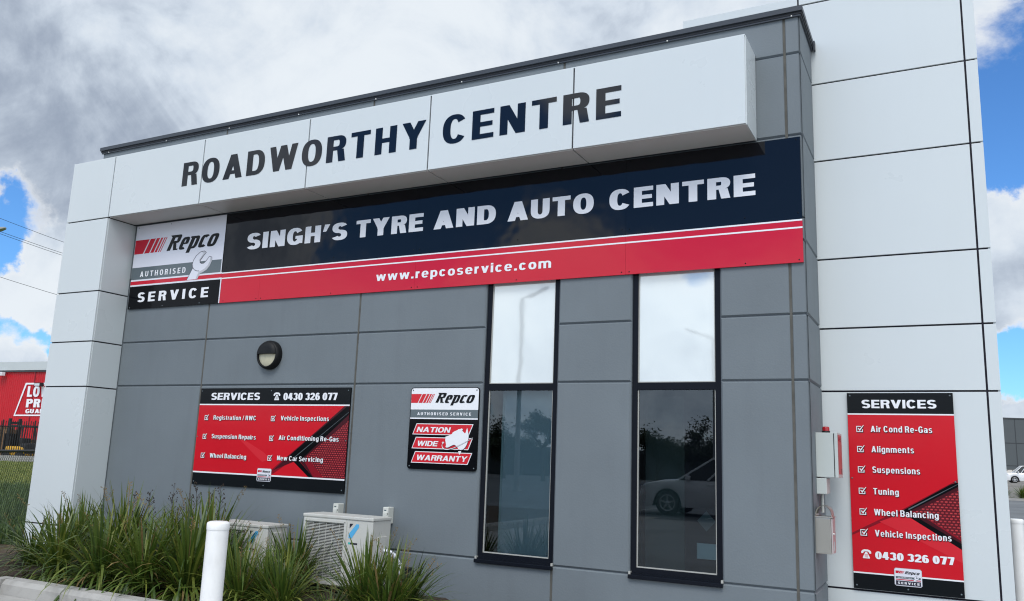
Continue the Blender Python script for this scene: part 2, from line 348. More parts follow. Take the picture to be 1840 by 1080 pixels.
# ------------------------------------------------------------------ lettering: heavy grotesque built stroke by stroke
def glyph(ch, s, b, w):
    """strips of (left,right) point pairs for a character with cap height 1; returns strips, width"""
    S = []
    rect = lambda x0, y0, x1, y1: S.append([((x0, y0), (x0, y1)), ((x1, y0), (x1, y1))])
    para = lambda xb, yb, xt, yt, q: S.append([((xb, yb), (xb+q, yb)), ((xt, yt), (xt+q, yt))])
    def arc(cx_, cy_, rx, ry, a0, a1, s_=s, b_=b, e_=2.35, n=22):
        st = []
        for i in range(n+1):
            t = R(a0+(a1-a0)*i/n); c, q = math.cos(t), math.sin(t)
            fx = math.copysign(abs(c)**(2/e_), c); fy = math.copysign(abs(q)**(2/e_), q)
            st.append(((cx_+rx*fx, cy_+ry*fy), (cx_+(rx-s_)*fx, cy_+(ry-b_)*fy)))
        S.append(st)
    X = .74; lw = w*.88; sl_ = s*.94; bl = b*.92      # lower case
    sd = s*1.1
    if ch == ' ': return [], .30
    if ch == 'I': rect(0, 0, s, 1); return S, s
    if ch == 'H': rect(0, 0, s, 1); rect(w-s, 0, w, 1); rect(s, .5-b/2, w-s, .5+b/2); return S, w
    if ch == 'E':
        q = w*.88; rect(0, 0, s, 1); rect(s, 1-b, q, 1); rect(s, 0, q, b); rect(s, .5-b*.47, q*.94, .5+b*.47); return S, q
    if ch == 'L': q = w*.82; rect(0, 0, s, 1); rect(s, 0, q, b); return S, q
    if ch == 'T': q = w*.94; rect(0, 1-b, q, 1); rect(q/2-s/2, 0, q/2+s/2, 1-b); return S, q
    if ch == 'N': rect(0, 0, s*.95, 1); rect(w-s*.95, 0, w, 1); para(w-sd, 0, 0, 1, sd); return S, w
    if ch == 'A':
        q = w*1.12; para(0, 0, q/2-sd/2, 1, sd); para(q-sd, 0, q/2-sd/2, 1, sd); y0 = .19; y1 = y0+b*.88
        ins = lambda y: (q/2-sd/2)*y+sd*.6
        S.append([((ins(y0), y0), (ins(y1), y1)), ((q-ins(y0), y0), (q-ins(y1), y1))]); return S, q
    if ch == 'V': q = w*1.1; para(q/2-sd/2, 0, 0, 1, sd); para(q/2-sd/2, 0, q-sd, 1, sd); return S, q
    if ch == 'W':
        q = w*1.52; d = s*.98; a = q*.28; para(a-d/2, 0, 0, 1, d); para(a-d/2, 0, q/2-d/2, 1, d); para(q-a-d/2, 0, q/2-d/2, 1, d); para(q-a-d/2, 0, q-d, 1, d); return S, q
    if ch == 'Y': q = w*1.08; rect(q/2-s/2, 0, q/2+s/2, .42); para(q/2-s/2, .40, 0, 1, sd); para(q/2+s/2-sd, .40, q-sd, 1, sd); return S, q
    if ch == 'O': q = w*1.04; arc(q/2, .5, q/2, .515, 0, 360, n=40); return S, q
    if ch == 'C': q = w; arc(q/2, .5, q/2, .515, 33, 327, n=34); return S, q
    if ch == 'G': q = w*1.03; arc(q/2, .5, q/2, .515, 33, 318, n=34); rect(q-s, .06, q, .52); rect(q*.54, .52-b*.85, q-s, .52); return S, q
    if ch == 'D': q = w; rx = q*.52; rect(0, 0, s, 1); rect(s, 1-b, q-rx, 1); rect(s, 0, q-rx, b); arc(q-rx, .5, rx, .5, -90, 90); return S, q
    if ch == 'U': q = w; rect(0, .4, s, 1); rect(q-s, .4, q, 1); arc(q/2, .4, q/2, .415, 180, 360); return S, q
    if ch in 'PRB':
        q = w*.96; h = .56; ry = h/2; rx = q*.42; rect(0, 0, s, 1); rect(s, 1-b, q-rx, 1); rect(s, 1-h, q-rx, 1-h+b*.9); arc(q-rx, 1-ry, rx, ry, -90, 90, b_=b*.95)
        if ch == 'R': para(q-s*1.02, 0, q-s*1.32, 1-h+.02, s*1.02)
        if ch == 'B': rect(s, 0, q-rx, b); ry2 = (1-h+b*.9)/2; arc(q-rx*1.0, ry2, rx*1.06, ry2, -90, 90, b_=b*.95)
        return S, q
    if ch == 'S':
        q = w*.95; hu = .5+b/2; ru = hu/2
        arc(q/2, 1.012-ru, q/2-.01, ru, 24, 270, b_=b); arc(q/2, -.012+ru, q/2, ru, 90, -156, b_=b); return S, q
    if ch in '0': q = w*.88; arc(q/2, .5, q/2, .515, 0, 360, n=36); return S, q
    if ch == '7': q = w*.86; rect(0, 1-b, q, 1); para(q*.2, 0, q-sd, 1-b, sd); return S, q
    if ch == '4': q = w*.9; rect(q-s*1.35, 0, q-s*.35, 1); rect(0, .2, q, .2+b*.9); para(0, .2+b*.9, q-s*1.6, 1, s*.9); return S, q
    if ch == '2':
        q = w*.88; arc(q/2, .69, q/2, .325, 175, -28, b_=b); rect(0, 0, q, b); para(0, b, q-s*1.12, .56, sd); return S, q
    if ch == '3':
        q = w*.88; hu = .5+b/2; ru = hu/2; arc(q/2, 1.012-ru, q/2-.015, ru, 165, -90, b_=b); arc(q/2, -.012+ru, q/2, ru, 90, -165, b_=b); return S, q
    if ch == '6':
        q = w*.88; arc(q/2, .325, q/2, .34, 0, 360, b_=b*.95, n=34); arc(q/2, .5, q/2, .515, 40, 185); return S, q
    if ch == 'o': q = lw; arc(q/2, X/2, q/2, X/2+.012, 0, 360, sl_, bl, n=34); return S, q
    if ch == 'c': q = lw*.93; arc(q/2, X/2, q/2, X/2+.012, 35, 325, sl_, bl, n=30); return S, q
    if ch == 'e': q = lw; arc(q/2, X/2, q/2, X/2+.012, 0, 322, sl_, bl*.9, n=32); rect(sl_*.9, X/2-bl*.36, q-.02, X/2+bl*.36); return S, q
    if ch == 's':
        q = lw*.88; bb = bl*.82; hu = X/2+bb/2; ru = hu/2; arc(q/2, X+.01-ru, q/2-.01, ru, 22, 270, sl_*.95, bb); arc(q/2, -.01+ru, q/2, ru, 90, -158, sl_*.95, bb); return S, q
    if ch in 'nhm':
        q = lw*.96; st = sl_; k = .3
        rect(0, 0, st, 1 if ch == 'h' else X)
        arc(q/2, X-k, q/2, k+.012, 0, 150, st, bl); rect(q-st, 0, q, X-k)
        if ch == 'm':
            o2 = q-st; arc(o2+q/2, X-k, q/2, k+.012, 0, 150, st, bl); rect(o2+q-st, 0, o2+q, X-k); return S, o2+q
        return S, q
    if ch == 'u': q = lw*.96; rect(0, .3, sl_, X); rect(q-sl_, 0, q, X); arc(q/2, .3, q/2, .312, 180, 330, sl_, bl); return S, q
    if ch == 'r': q = lw*.62; rect(0, 0, sl_, X); arc(q*.95, X-.33, q*.95, .34, 92, 165, sl_, bl*1.3); return S, q
    if ch == 'i': rect(0, 0, sl_, X); rect(0, .82, sl_, 1.0); return S, sl_
    if ch == 'l': rect(0, 0, sl_, 1); return S, sl_
    if ch == 't': q = lw*.62; x = q*.24; rect(x, 0.0, x+sl_, .93); rect(0, X-bl*.85, x, X); rect(x+sl_, X-bl*.85, q, X); rect(x+sl_, 0, q*.97, bl*.85); return S, q
    if ch == 'v': q = lw*1.02; para(q/2-sl_/2, 0, 0, X, sl_*1.05); para(q/2-sl_/2, 0, q-sl_*1.05, X, sl_*1.05); return S, q
    if ch == 'w': q = lw*1.5; d = sl_*.92; a = q*.27; para(a-d/2, 0, 0, X, d); para(a-d/2, 0, q/2-d/2, X, d); para(q-a-d/2, 0, q/2-d/2, X, d); para(q-a-d/2, 0, q-d, X, d); return S, q
    if ch in 'gpd':
        q = lw; arc(q/2, X/2, q/2, X/2+.012, 0, 360, sl_, bl, n=32)
        if ch == 'p': rect(0, -.25, sl_, X)
        if ch == 'd': rect(q-sl_, 0, q, 1)
        if ch == 'g': rect(q-sl_, -.02, q, X); arc(q/2, -.02, q/2, .235, 195, 360, sl_, bl*.85)
        return S, q
    if ch == 'a':
        q = lw*.95; rect(q-sl_, 0, q, X-.27); arc(q/2, X-.27, q/2, .28, 0, 160, sl_, bl*.9); arc(q*.44, .225, q*.44, .236, 0, 360, sl_*.92, bl*.74, n=26); return S, q
    if ch == '.': rect(0, 0, s, s*.95); return S, s
    if ch == '-': rect(0, .3, w*.5, .3+b); return S, w*.5
    if ch == '/': para(0, -.03, w*.34, 1.03, s*.62); return S, w*.34+s*.62
    if ch == '’': S.append([((0, .58), (s*.55, .58)), ((s*.28, 1), (s*1.15, 1))]); return S, s*1.15
    return [], .3
def lines(parent, jobs, k, y, name='lettering', **kw):
    for txt, a, b, z, cap in jobs:
        m_ = MB(); text(m_, txt, a, b, z, cap, y, k, **kw); m_.build(name, parent)
def text(mb, txt, x0, x1, z0, cap, y, k, s=.24, b=.19, w=.72, gap=.10, space=.32, shear=0., dx=0., dz=0.):
    """lay txt between x0 and x1, baseline z0, cap height cap, on the plane y facing -Y"""
    items = []; x = 0
    for ch in txt:
        st, adv = glyph(ch, s, b, w)
        if ch == ' ': x += space-gap; continue
        items.append((x, st)); x += adv+gap
    tot = x-gap+(shear if shear else 0)
    sx_ = (x1-x0)/tot
    for gi, (gx, st) in enumerate(items):
        for si, strip in enumerate(st):
            yy = y-.00025*(si+4*(gi % 2))
            vs = []
            for l, r in strip:
                for p in (l, r): vs.append((x0+dx+(gx+p[0]+shear*p[1])*sx_, yy, z0+dz+p[1]*cap))
            mb.mesh(vs, [(2*i, 2*i+1, 2*i+3, 2*i+2) for i in range(len(strip)-1)], k)
def maptext(mb, txt, fn, k, **kw):
    """lettering built flat, then moved by fn onto another wall"""
    t = MB(); text(t, txt, k=k, **kw); mb.mesh([fn(v) for v in t.v], t.f, k)

# ------------------------------------------------------------------ ground
Y0 = 7.75; XL = -11.085; XR = -1.0625
g = MB(); g.face([(-420, -420, -.004), (420, -420, -.004), (420, 420, -.004), (-420, 420, -.004)], 'asphalt')
g.build('ground', kind='structure')
g = MB(); g.face([(-60, 5.62, .0), (-11.0, 5.62, .0), (-11.0, 75, .0), (-60, 75, .0)], 'turf'); g.face([(-200, 3, -.001), (-60, 3, -.001), (-60, 90, -.001), (-200, 90, -.001)], 'turf')
g.build('lawn', kind='structure')
g = MB(); g.face([(-13.2, -8, .02), (-8.78, -8, .02), (-8.78, 5.64, .02), (-13.2, 5.64, .02)], 'verge'); g.face([(-13.2, 5.64, .02), (-10.9, 5.64, .02), (-10.9, 9.5, .02), (-13.2, 9.5, .02)], 'verge')
g.build('verge', kind='structure')
g = MB(); gx, gy = 60, 14; bm_v = []
for j in range(gy+1):
    for i in range(gx+1):
        bm_v.append((-10.95+8.0*i/gx, 5.66+2.06*j/gy, .085+.035*math.sin(i*1.7+j)*math.cos(j*2.3-i*.6)+random.uniform(-.012, .012)))
g.mesh(bm_v, [(j*(gx+1)+i, j*(gx+1)+i+1, (j+1)*(gx+1)+i+1, (j+1)*(gx+1)+i) for j in range(gy) for i in range(gx)], 'mulch', True)
g.build('garden_bed', kind='structure')
# kerb: chamfered concrete section swept round the corner of the bed
g = MB()
def kerb_run(a, b, nrm):
    a = Vector(a); b = Vector(b); n_ = Vector(nrm); sec = [(0, 0), (.012, .10), (.045, .142), (.15, .15), (.15, 0)]
    pts = [a+(b-a)*i/12 for i in range(13)]
    vs = []
    for i, p in enumerate(pts):
        for o_, h in sec: vs.append((p.x+n_.x*(o_+random.uniform(-.003, .003)), p.y+n_.y*(o_+random.uniform(-.003, .003)), h))
    g.mesh(vs, [(i*5+j, i*5+j+1, (i+1)*5+j+1, (i+1)*5+j) for i in range(12) for j in range(4)], 'concrete')
kerb_run((-8.60, 5.51, 0), (-2.95, 5.51, 0), (0, 1, 0))
kerb_run((-8.60, -8, 0), (-8.60, 5.506, 0), (-1, 0, 0))
g.box(-2.95, -2.80, 5.51, 7.74, 0, .148, 'concrete')
g.box(-8.747, -8.603, 5.509, 5.658, 0, .147, 'concrete')
g.build('kerb', kind='structure')
g = MB(); g.face([(-8.6, -8, .004), (-7.4, -8, .004), (-7.4, 5.5, .004), (-8.6, 5.5, .004)], 'concrete'); g.face([(-7.4, 5.0, .004), (-2.8, 5.0, .004), (-2.8, 5.5, .004), (-7.4, 5.5, .004)], 'concrete')
g.build('concrete_gutter', kind='structure')
g = MB(); g.face([(-8.6, -7.4, .0), (14, -7.4, .0), (14, 7.9, .0), (-8.6, 7.9, .0)], 'apron'); g.build('forecourt', kind='structure')
g = MB()
for i in range(9): g.face([(-9+i*2.7, -13.5, .004), (-8.9+i*2.7, -13.5, .004), (-8.9+i*2.7, -8.6, .004), (-9+i*2.7, -8.6, .004)], 'lineWhite')
g.build('parking_lines', kind='structure')

# ------------------------------------------------------------------ the workshop building
B = empty('workshop_building', (-6, 12, 0), 'grey precast workshop with white clad portal frame and tall white blade wall', 'building')
J = [.0, .515, 2.308, 2.905, 3.586, 4.607, 5.430, 5.83]
WIN = [(-4.365, -3.508), (-2.715, -1.848)]
WT = 3.80                                            # window heads, behind the fascia sign
cols_low = [(-10.14, -8.535), (-8.535, -6.068), (-6.068, WIN[0][0]), (WIN[0][1], WIN[1][0]), (WIN[1][1], -1.207), (-1.207, XR)]
w = MB()
def panel(x0, x1, z0, z1, l=True, r_=True, bt=True, tp=True, bev=.013, gap=.004, dep=.016):
    """one precast panel face with chamfered edges down to the groove bed"""
    a0 = x0+(gap if l else 0); a1 = x1-(gap if r_ else 0); c0 = z0+(gap if bt else 0); c1 = z1-(gap if tp else 0)
    i0 = a0+(bev if l else 0); i1 = a1-(bev if r_ else 0); k0 = c0+(bev if bt else 0); k1 = c1-(bev if tp else 0)
    w.face([(i0, Y0, k0), (i1, Y0, k0), (i1, Y0, k1), (i0, Y0, k1)], 'precast')
    o_ = [(a0, Y0+dep, c0), (a1, Y0+dep, c0), (a1, Y0+dep, c1), (a0, Y0+dep, c1)]; n_ = [(i0, Y0, k0), (i1, Y0, k0), (i1, Y0, k1), (i0, Y0, k1)]
    for i in range(4):
        j = (i+1) % 4; w.face([o_[i], o_[j], n_[j], n_[i]], 'precast')
def groovebed(x0, x1, z0, z1): w.face([(x0, Y0+.0165, z0), (x1, Y0+.0165, z0), (x1, Y0+.0165, z1), (x0, Y0+.0165, z1)], 'groove')
for a, b in cols_low:
    for i in range(1, len(J)-1):
        if J[i] >= WT+.1: continue
        z1 = min(J[i+1], WT+.0) if J[i+1] > 3.7 else J[i+1]
        panel(a, b, J[i], z1)
for a, b in [(-10.14, -6.068), (-6.068, -3.515), (-3.515, -1.207), (-1.207, XR)]:
    panel(a, b, 0, J[1], bt=False)
for a, b in [(XL, -8.535), (-8.535, -6.068), (-6.068, -3.515), (-3.515, -1.207), (-1.207, XR)]:
    for i in range(4, len(J)-1): panel(a, b, max(J[i], WT), J[i+1])
panel(XL, -10.14, 0, WT)
for x0, x1, z0, z1 in [(XL, WIN[0][0], 0, WT), (WIN[0][1], WIN[1][0], 0, WT), (WIN[1][1], XR-.0165, 0, WT), (XL, XR-.0165, WT, 5.83), (WIN[0][0], WIN[0][1], 0, .515), (WIN[1][0], WIN[1][1], 0, .515)]:
    groovebed(x0, x1, z0, z1)
# return side towards the white blade wall
for i in range(len(J)-1):
    z0, z1 = J[i]+.004, J[i+1]-.004; ya, yb = Y0+.001, 8.52; x = XR
    w.face([(x, ya, z0+.013), (x, yb, z0+.013), (x, yb, z1-.013), (x, ya, z1-.013)], 'precast')
    w.face([(x-.016, ya, z0), (x-.016, yb, z0), (x, yb, z0+.013), (x, ya, z0+.013)], 'precast'); w.face([(x, ya, z1-.013), (x, yb, z1-.013), (x-.016, yb, z1), (x-.016, ya, z1)], 'precast')
w.face([(XR-.0165, Y0+.0165, 0), (XR-.0165, 8.54, 0), (XR-.0165, 8.54, 5.83), (XR-.0165, Y0+.0165, 5.83)], 'groove')
# window reveals
for a, b in WIN:
    for x in (a, b): w.face([(x, Y0+.017, .515), (x, Y0+.20, .515), (x, Y0+.20, WT), (x, Y0+.017, WT)], 'precast')
    w.face([(a, Y0+.017, .515), (b, Y0+.017, .515), (b, Y0+.20, .515), (a, Y0+.20, .515)], 'precast')
w.build('precast_wall', B)
# sealant in the expansion joints
q = MB()
for x, z0, z1 in [(-8.535, .0, 5.80), (-6.068, 0, 5.80), (-3.515, 0, .50), (-3.515, 3.8, 5.80), (-1.207, 0, 5.80)]:
    q.box(x-.0115, x+.0115, Y0+.006, Y0+.0162, z0, z1, 'sealant')
q.build('joint_sealant', B)
# shell behind: side, roof, back
q = MB()
q.box(XL, XL+.2, Y0+.02, 24, 0, 5.8, 'precast'); q.box(XL+.2, .2, 23.8, 24, 0, 5.8, 'precast'); q.box(.0, .2, 9.0, 23.8, 0, 5.8, 'precast')
q.build('side_wall', B)
q = MB(); q.box(XL+.2, XR-.05, Y0+.22, 23.8, 5.5, 5.6, 'roof'); q.box(XR-.049, -.002, 9.0, 23.8, 5.5, 5.6, 'roof'); q.build('roof', B)
# parapet capping with drip lip and rivets
q = MB()
def sweep(sec, path, k):
    pass
q.box(-11.11, XR+.035, 7.705, 7.97, 5.838, 5.888, 'capping')
q.box(-11.09, XR+.016, 7.728, 7.748, 5.795, 5.8375, 'capping')
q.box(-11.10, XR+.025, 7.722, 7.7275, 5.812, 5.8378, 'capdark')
q.box(XR-.20, XR+.034, 7.9705, 8.528, 5.839, 5.887, 'capping')
q.box(XR+.003, XR+.018, 7.7485, 8.52, 5.796, 5.8375, 'capping')
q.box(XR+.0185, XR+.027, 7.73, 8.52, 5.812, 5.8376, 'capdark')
q.box(XR+.028, XR+.046, 8.475, 8.53, 5.79, 5.888, 'capping')
for i in range(9):
    x = -10.93+i*1.225; q.lathe([(.009, 0), (.007, .006), (.0, .007)], (x, 7.7275, 5.803), (0, -1, 0), 'rivet', 8)
q.build('parapet_capping', B)

# white portal frame: column on the left, deep beam across the front
YB = 7.287; zB, zT = 4.593, 5.478; cL, cR = -11.038, -10.142
fr = MB()
GP = .0085
def acm_front(x0, x1, z0, z1, y, d=.02):
    fr.bbox(x0+GP, x1-GP, y, y+d, z0+GP, z1-GP, 'acm', .002)
cz = [.0, .46, 2.265, 2.874, 3.565, zB]
for i in range(5): acm_front(cL, cR, cz[i], cz[i+1], YB); fr.bbox(cR-.02, cR, YB+.0215, Y0-.004, cz[i]+GP, cz[i+1]-GP, 'acm', .002); fr.bbox(cL, cL+.02, YB+.0215, Y0-.004, cz[i]+GP, cz[i+1]-GP, 'acm', .002)
bx = [cL, cR, -8.406, -6.647, -4.921, -3.196, -1.4795]
for i in range(6):
    acm_front(bx[i], bx[i+1], zB, zT, YB)
    if i: fr.bbox(bx[i]+GP*.9, bx[i+1]-GP*.9, YB+.0215, Y0-.03, zB+.001, zB+.022, 'soffit', .001)
fr.bbox(bx[-1]-.02, bx[-1], YB+.0215, Y0-.008, zB+.004, zT-.004, 'acm', .002)
fr.box(cL+.004, bx[-1]-.004, YB+.0015, Y0-.001, zT-.012, zT-.001, 'acm')
# dark core seen in the open joints
fr.box(cL+.022, cR-.0215, YB+.0205, Y0-.002, 0, zB+.03, 'gap'); fr.box(cL+.022, bx[-1]-.022, YB+.0207, Y0-.0015, zB+.024, zT-.014, 'gap')
fr.box(bx[-1]-.012, bx[-1]-.002, Y0-.008, Y0-.0005, zB+.01, zT-.01, 'gap')
pf = fr.build('portal_frame', B)
KW = dict(s=.21, b=.165, w=.64, gap=.155)
lines(pf, [('ROADWORTHY', -8.756, -4.965, 4.868, .322), ('CENTRE', -4.742, -2.683, 4.862, .325)], 'letterblack', YB-.0025, **KW)


# tall white blade wall on the right
YW = 8.544
bl = MB()
wz = [0, .474, 2.276, 2.884, 3.576, 4.600, 5.434, 6.353, 6.452]
wx = [-2.43, -1.180, .3255, .431]
for i in range(len(wz)-1):
    for j in range(3):
        if j == 0 and wz[i] < 5.4: continue
        bl.bbox(wx[j]+GP, wx[j+1]-(GP if j < 2 else 0), YW, YW+.02, wz[i]+GP, wz[i+1]-GP*(1 if i < 7 else 0), 'acm', .002)
bl.box(wx[0]+.01, wx[-1]-.022, YW+.0205, YW+.36, 0, 6.43, 'gap')
bl.box(wx[-1]-.0215, wx[-1]-.002, YW+.0212, YW+.36, 0, 6.44, 'acm'); bl.box(wx[0], wx[-1]-.022, YW+.3605, YW+.38, 0, 6.44, 'acm'); bl.box(wx[0]+.002, wx[-1]-.002, YW+.021, YW+.38, 6.4405, 6.444, 'acm')
bl.build('blade_wall', B)

# windows
for wi, (a, b) in enumerate(WIN):
    fm = MB(); yf, yb2 = Y0+.03, Y0+.12; e0 = .055; zs = .527; tr0, tr1 = 2.232, 2.302
    fm.box(a+.003, a+e0, yf, yb2, zs, WT, 'alu'); fm.box(b-e0, b-.003, yf, yb2, zs, WT, 'alu')
    fm.box(a+e0, b-e0, yf+.001, yb2-.001, zs, zs+.048, 'alu'); fm.box(a+e0, b-e0, yf+.001, yb2-.001, tr0, tr1, 'alu'); fm.box(a+e0, b-e0, yf+.001, yb2-.001, WT-.05, WT, 'alu')
    bd = .010                                          # pale glazing beads
    for z0, z1 in ((zs+.048, tr0), (tr1, WT-.05)):
        for x0, x1, q0, q1 in ((a+e0, a+e0+bd, z0, z1), (b-e0-bd, b-e0, z0, z1), (a+e0+bd, b-e0-bd, z0, z0+bd)):
            fm.box(x0, x1, yf+.012, yf+.03, q0, q1, 'bead')
    wn = fm.build('window', B)
    s_ = MB(); s_.bbox(a-.006, b+.006, Y0-.034, Y0+.028, .478, .514, 'alu', .004); s_.box(a+.004, b-.004, Y0+.0, Y0+.05, .5145, .5268, 'alu'); s_.box(a-.008, a+.012, Y0-.01, Y0+.026, .5145, .540, 'bead'); s_.box(b-.012, b+.008, Y0-.01, Y0+.026, .5145, .540, 'bead'); s_.build('sill', wn)
    p1 = MB(); p1.box(a+e0, b-e0, yf+.022, yf+.030, tr1+.002, WT-.05, 'spandrel'); p1.build('white_spandrel_pane', wn)
    p2 = MB(); p2.plate(a+e0, b-e0, yf+.026, zs+.05, tr0-.002, 'glass'); p2.build('clear_pane', wn)
    p3 = MB()
    if wi == 0:
        p3.box(-4.22, b, Y0+.24, Y0+.26, .4, 2.95, 'screen'); p3.box(-4.242, -4.2205, Y0+.235, Y0+.262, .4, 2.95, 'screenedge'); p3.build('frosted_screen', wn)
    else:
        p3.plate(-2.093, b-e0-.012, yf+.034, .70, .838, 'paper'); c_ = (-2.005, 1.035)
        p3.build('taped_notice', wn); p3 = MB(); p3.poly([(c_[0]-.085, c_[1]), (c_[0], c_[1]-.09), (c_[0]+.085, c_[1]), (c_[0], c_[1]+.09)], yf+.0345, 'faint'); p3.build('diamond_sticker', wn)
# dim office seen through the clear panes
q = MB(); q.box(-6.0, XR-.05, 11.4, 11.5, .1, 3.4, 'interior'); q.box(-6.1, -6.0, 8.0, 11.4, .1, 3.4, 'interior'); q.box(XR-.15, XR-.05, 8.0, 11.3, .1, 3.4, 'interior'); q.box(-6.1, XR-.05, 8.0, 11.5, 3.4, 3.45, 'interior')
q.box(-3.36, -3.30, 8.0, 11.4, .1, 3.4, 'interior'); q.build('interior_wall', B)
q = MB(); q.box(-6.1, XR-.05, 7.99, 11.5, .02, .1, 'intfloor'); q.build('interior_floor', B)
q = MB(); q.box(-3.28, -1.2, 9.40, 9.48, 2.32, 2.46, 'intdark'); q.box(-3.28, -3.12, 9.40, 9.48, .1, 2.32, 'intdark'); q.box(-2.46, -2.12, 9.40, 9.48, .1, 2.32, 'intdark'); q.box(-3.1195, -2.65, 9.43, 9.47, .1, 2.30, 'intdoor'); q.box(-2.1195, -1.3, 9.43, 9.47, .5, 2.1, 'intdoor'); q.box(-2.85, -2.6, 9.38, 9.398, 2.36, 2.42, 'paper')
q.build('interior_door', B)

# ------------------------------------------------------------------ signs
YS = 7.727
def screws(mb, pts, y, k='signgrey', r=.008):
    for x, z in pts: mb.lathe([(r, 0), (r*.75, .003), (0, .004)], (x, y-.0005, z), (0, -1, 0), k, 8)
def slab(mb, x0, x1, z0, z1, y, th, k): mb.box(x0, x1, y, y+th, z0, z1, k)

# wordmark strokes: squared, slanted letters
def wordmark(mb, x0, x1, zb, zt, y, k, slant=.38):
    h = zt-zb; S = []
    def rect(a, c, d, e_): S.append([((a, c), (a, e_)), ((d, c), (d, e_))])
    def arc(cx_, cy_, rx, ry, a0, a1, s_, b_, e_=3.6, n=20):
        st = []
        for i in range(n+1):
            t = R(a0+(a1-a0)*i/n); c, q_ = math.cos(t), math.sin(t); fx = math.copysign(abs(c)**(2/e_), c); fy = math.copysign(abs(q_)**(2/e_), q_)
            st.append(((cx_+rx*fx, cy_+ry*fy), (cx_+(rx-s_)*fx, cy_+(ry-b_)*fy)))
        S.append(st)
    s = .285; b = .20
    # R with a spur to the left at the head and a kicked leg
    rect(.0, 0, s, 1.0); S.append([((-.17, 1.12), (-.04, 1.0)), ((.22, 1.12), (.22, 1.0))]); rect(.2, 1.12-b, .55, 1.12); rect(s, .52, .56, .52+b*.8)
    arc(.52, .82, .26, .30, -90, 90, s, b); S.append([((.30, .52), (.54, .52)), ((.52, 0), (.78, 0))]); S.append([((.50, .1), (.50, 0)), ((.86, .1), (.86, 0))])
    o = .92
    arc(o+.31, .43, .31, .45, 0, 300, s*.92, b*.9, n=26); rect(o+.2, .36, o+.58, .48)
    o = 1.66
    rect(o, -.30, o+s, .88); S.append([((o-.10, .88), (o-.10, .76)), ((o+.1, .88), (o+.1, .76))]); arc(o+.33, .43, .33, .45, -90, 120, s*.92, b*.9, n=24); rect(o+s, -.02, o+.36, .12)
    o = 2.42
    arc(o+.31, .43, .31, .45, 38, 322, s*.92, b*.9, n=26)
    o = 3.10
    arc(o+.34, .43, .34, .45, 0, 360, s*.92, b*.9, n=36)
    tot = 3.80+slant*.95; sx_ = (x1-x0)/(tot+.1)
    for i, st in enumerate(S):
        vs = [(x0+(.1+p[0]+slant*p[1])*sx_, y-.00022*(i % 9), zb+p[1]*h/1.0) for pr in st for p in pr]
        mb.mesh(vs, [(2*j, 2*j+1, 2*j+3, 2*j+2) for j in range(len(st)-1)], k)
def redbars(mb, x0, x1, z0, z1, y, k):
    """red flag bar breaking up into slanted stripes"""
    sh = (z1-z0)*.52; Wd = x1-x0-sh
    cuts = [(0, .33), (.37, .56), (.60, .72), (.76, .84), (.88, .925), (.96, .99)]
    for i, (a, c) in enumerate(cuts):
        a_ = x0+a*Wd; c_ = x0+c*Wd
        mb.poly([(a_, z0), (c_, z0), (c_+sh, z1), (a_+(sh if i else 0), z1)], y, k)
def spanner(mb, x0, x1, z0, z1, y, out='outline'):
    """open-ended spanner drawn in a unit box"""
    T = lambda pts: [(x0+(x1-x0)*p[0], z0+(z1-z0)*p[1]) for p in pts]
    head = [(.00, .00), (.20, .42), (.17, .56), (.20, .70), (.30, .86), (.46, .98), (.60, 1.0), (.68, .95), (.55, .80), (.46, .68), (.46, .60), (.54, .545), (.64, .55), (.72, .62), (.84, .78), (.93, .75), (.94, .62), (.86, .45), (.74, .33), (.60, .26), (.48, .22), (.40, .00)]
    c = (.5, .5); big = [(p[0]+(.028 if p[0] > .5 else -.028)*(0 if p[1] < .02 else 1), p[1]+(.022 if p[1] > .5 else -.0) ) for p in head]
    # outline slightly larger, behind
    import itertools
    n = len(head); bigp = []
    for i in range(n):
        a, b_, c_ = Vector(head[i-1]), Vector(head[i]), Vector(head[(i+1) % n])
        d = ((b_-a).normalized()+(c_-b_).normalized())
        d = d.normalized() if d.length > 1e-6 else Vector((1, 0)); nn = Vector((-d.y, d.x))
        bigp.append((b_.x+nn.x*.026, max(0, b_.y+nn.y*.022)))
    mb.poly(T(bigp), y, out); mb.poly(T(head), y-.0006, 'signwhite')
    shade = [(.44, .02), (.52, .20), (.64, .24), (.77, .31), (.88, .43), (.955, .61), (.945, .74), (.885, .755), (.88, .62), (.80, .47), (.70, .37), (.58, .31), (.46, .26), (.36, .02)]
    mb.poly(T(shade), y-.0010, 'spgrey')
    mb.poly(T([(.50, .985), (.60, .99), (.665, .945), (.52, .77), (.43, .64), (.42, .68), (.50, .80), (.585, .92), (.56, .955)]), y-.0011, 'spgrey')
    pts = [(.20, .42), (.27, .34), (.38, .29), (.48, .28)]
    for i in range(3): mb.poly(T([pts[i], pts[i+1], (pts[i+1][0], pts[i+1][1]+.022), (pts[i][0]+.012, pts[i][1]+.022)]), y-.0013, out)

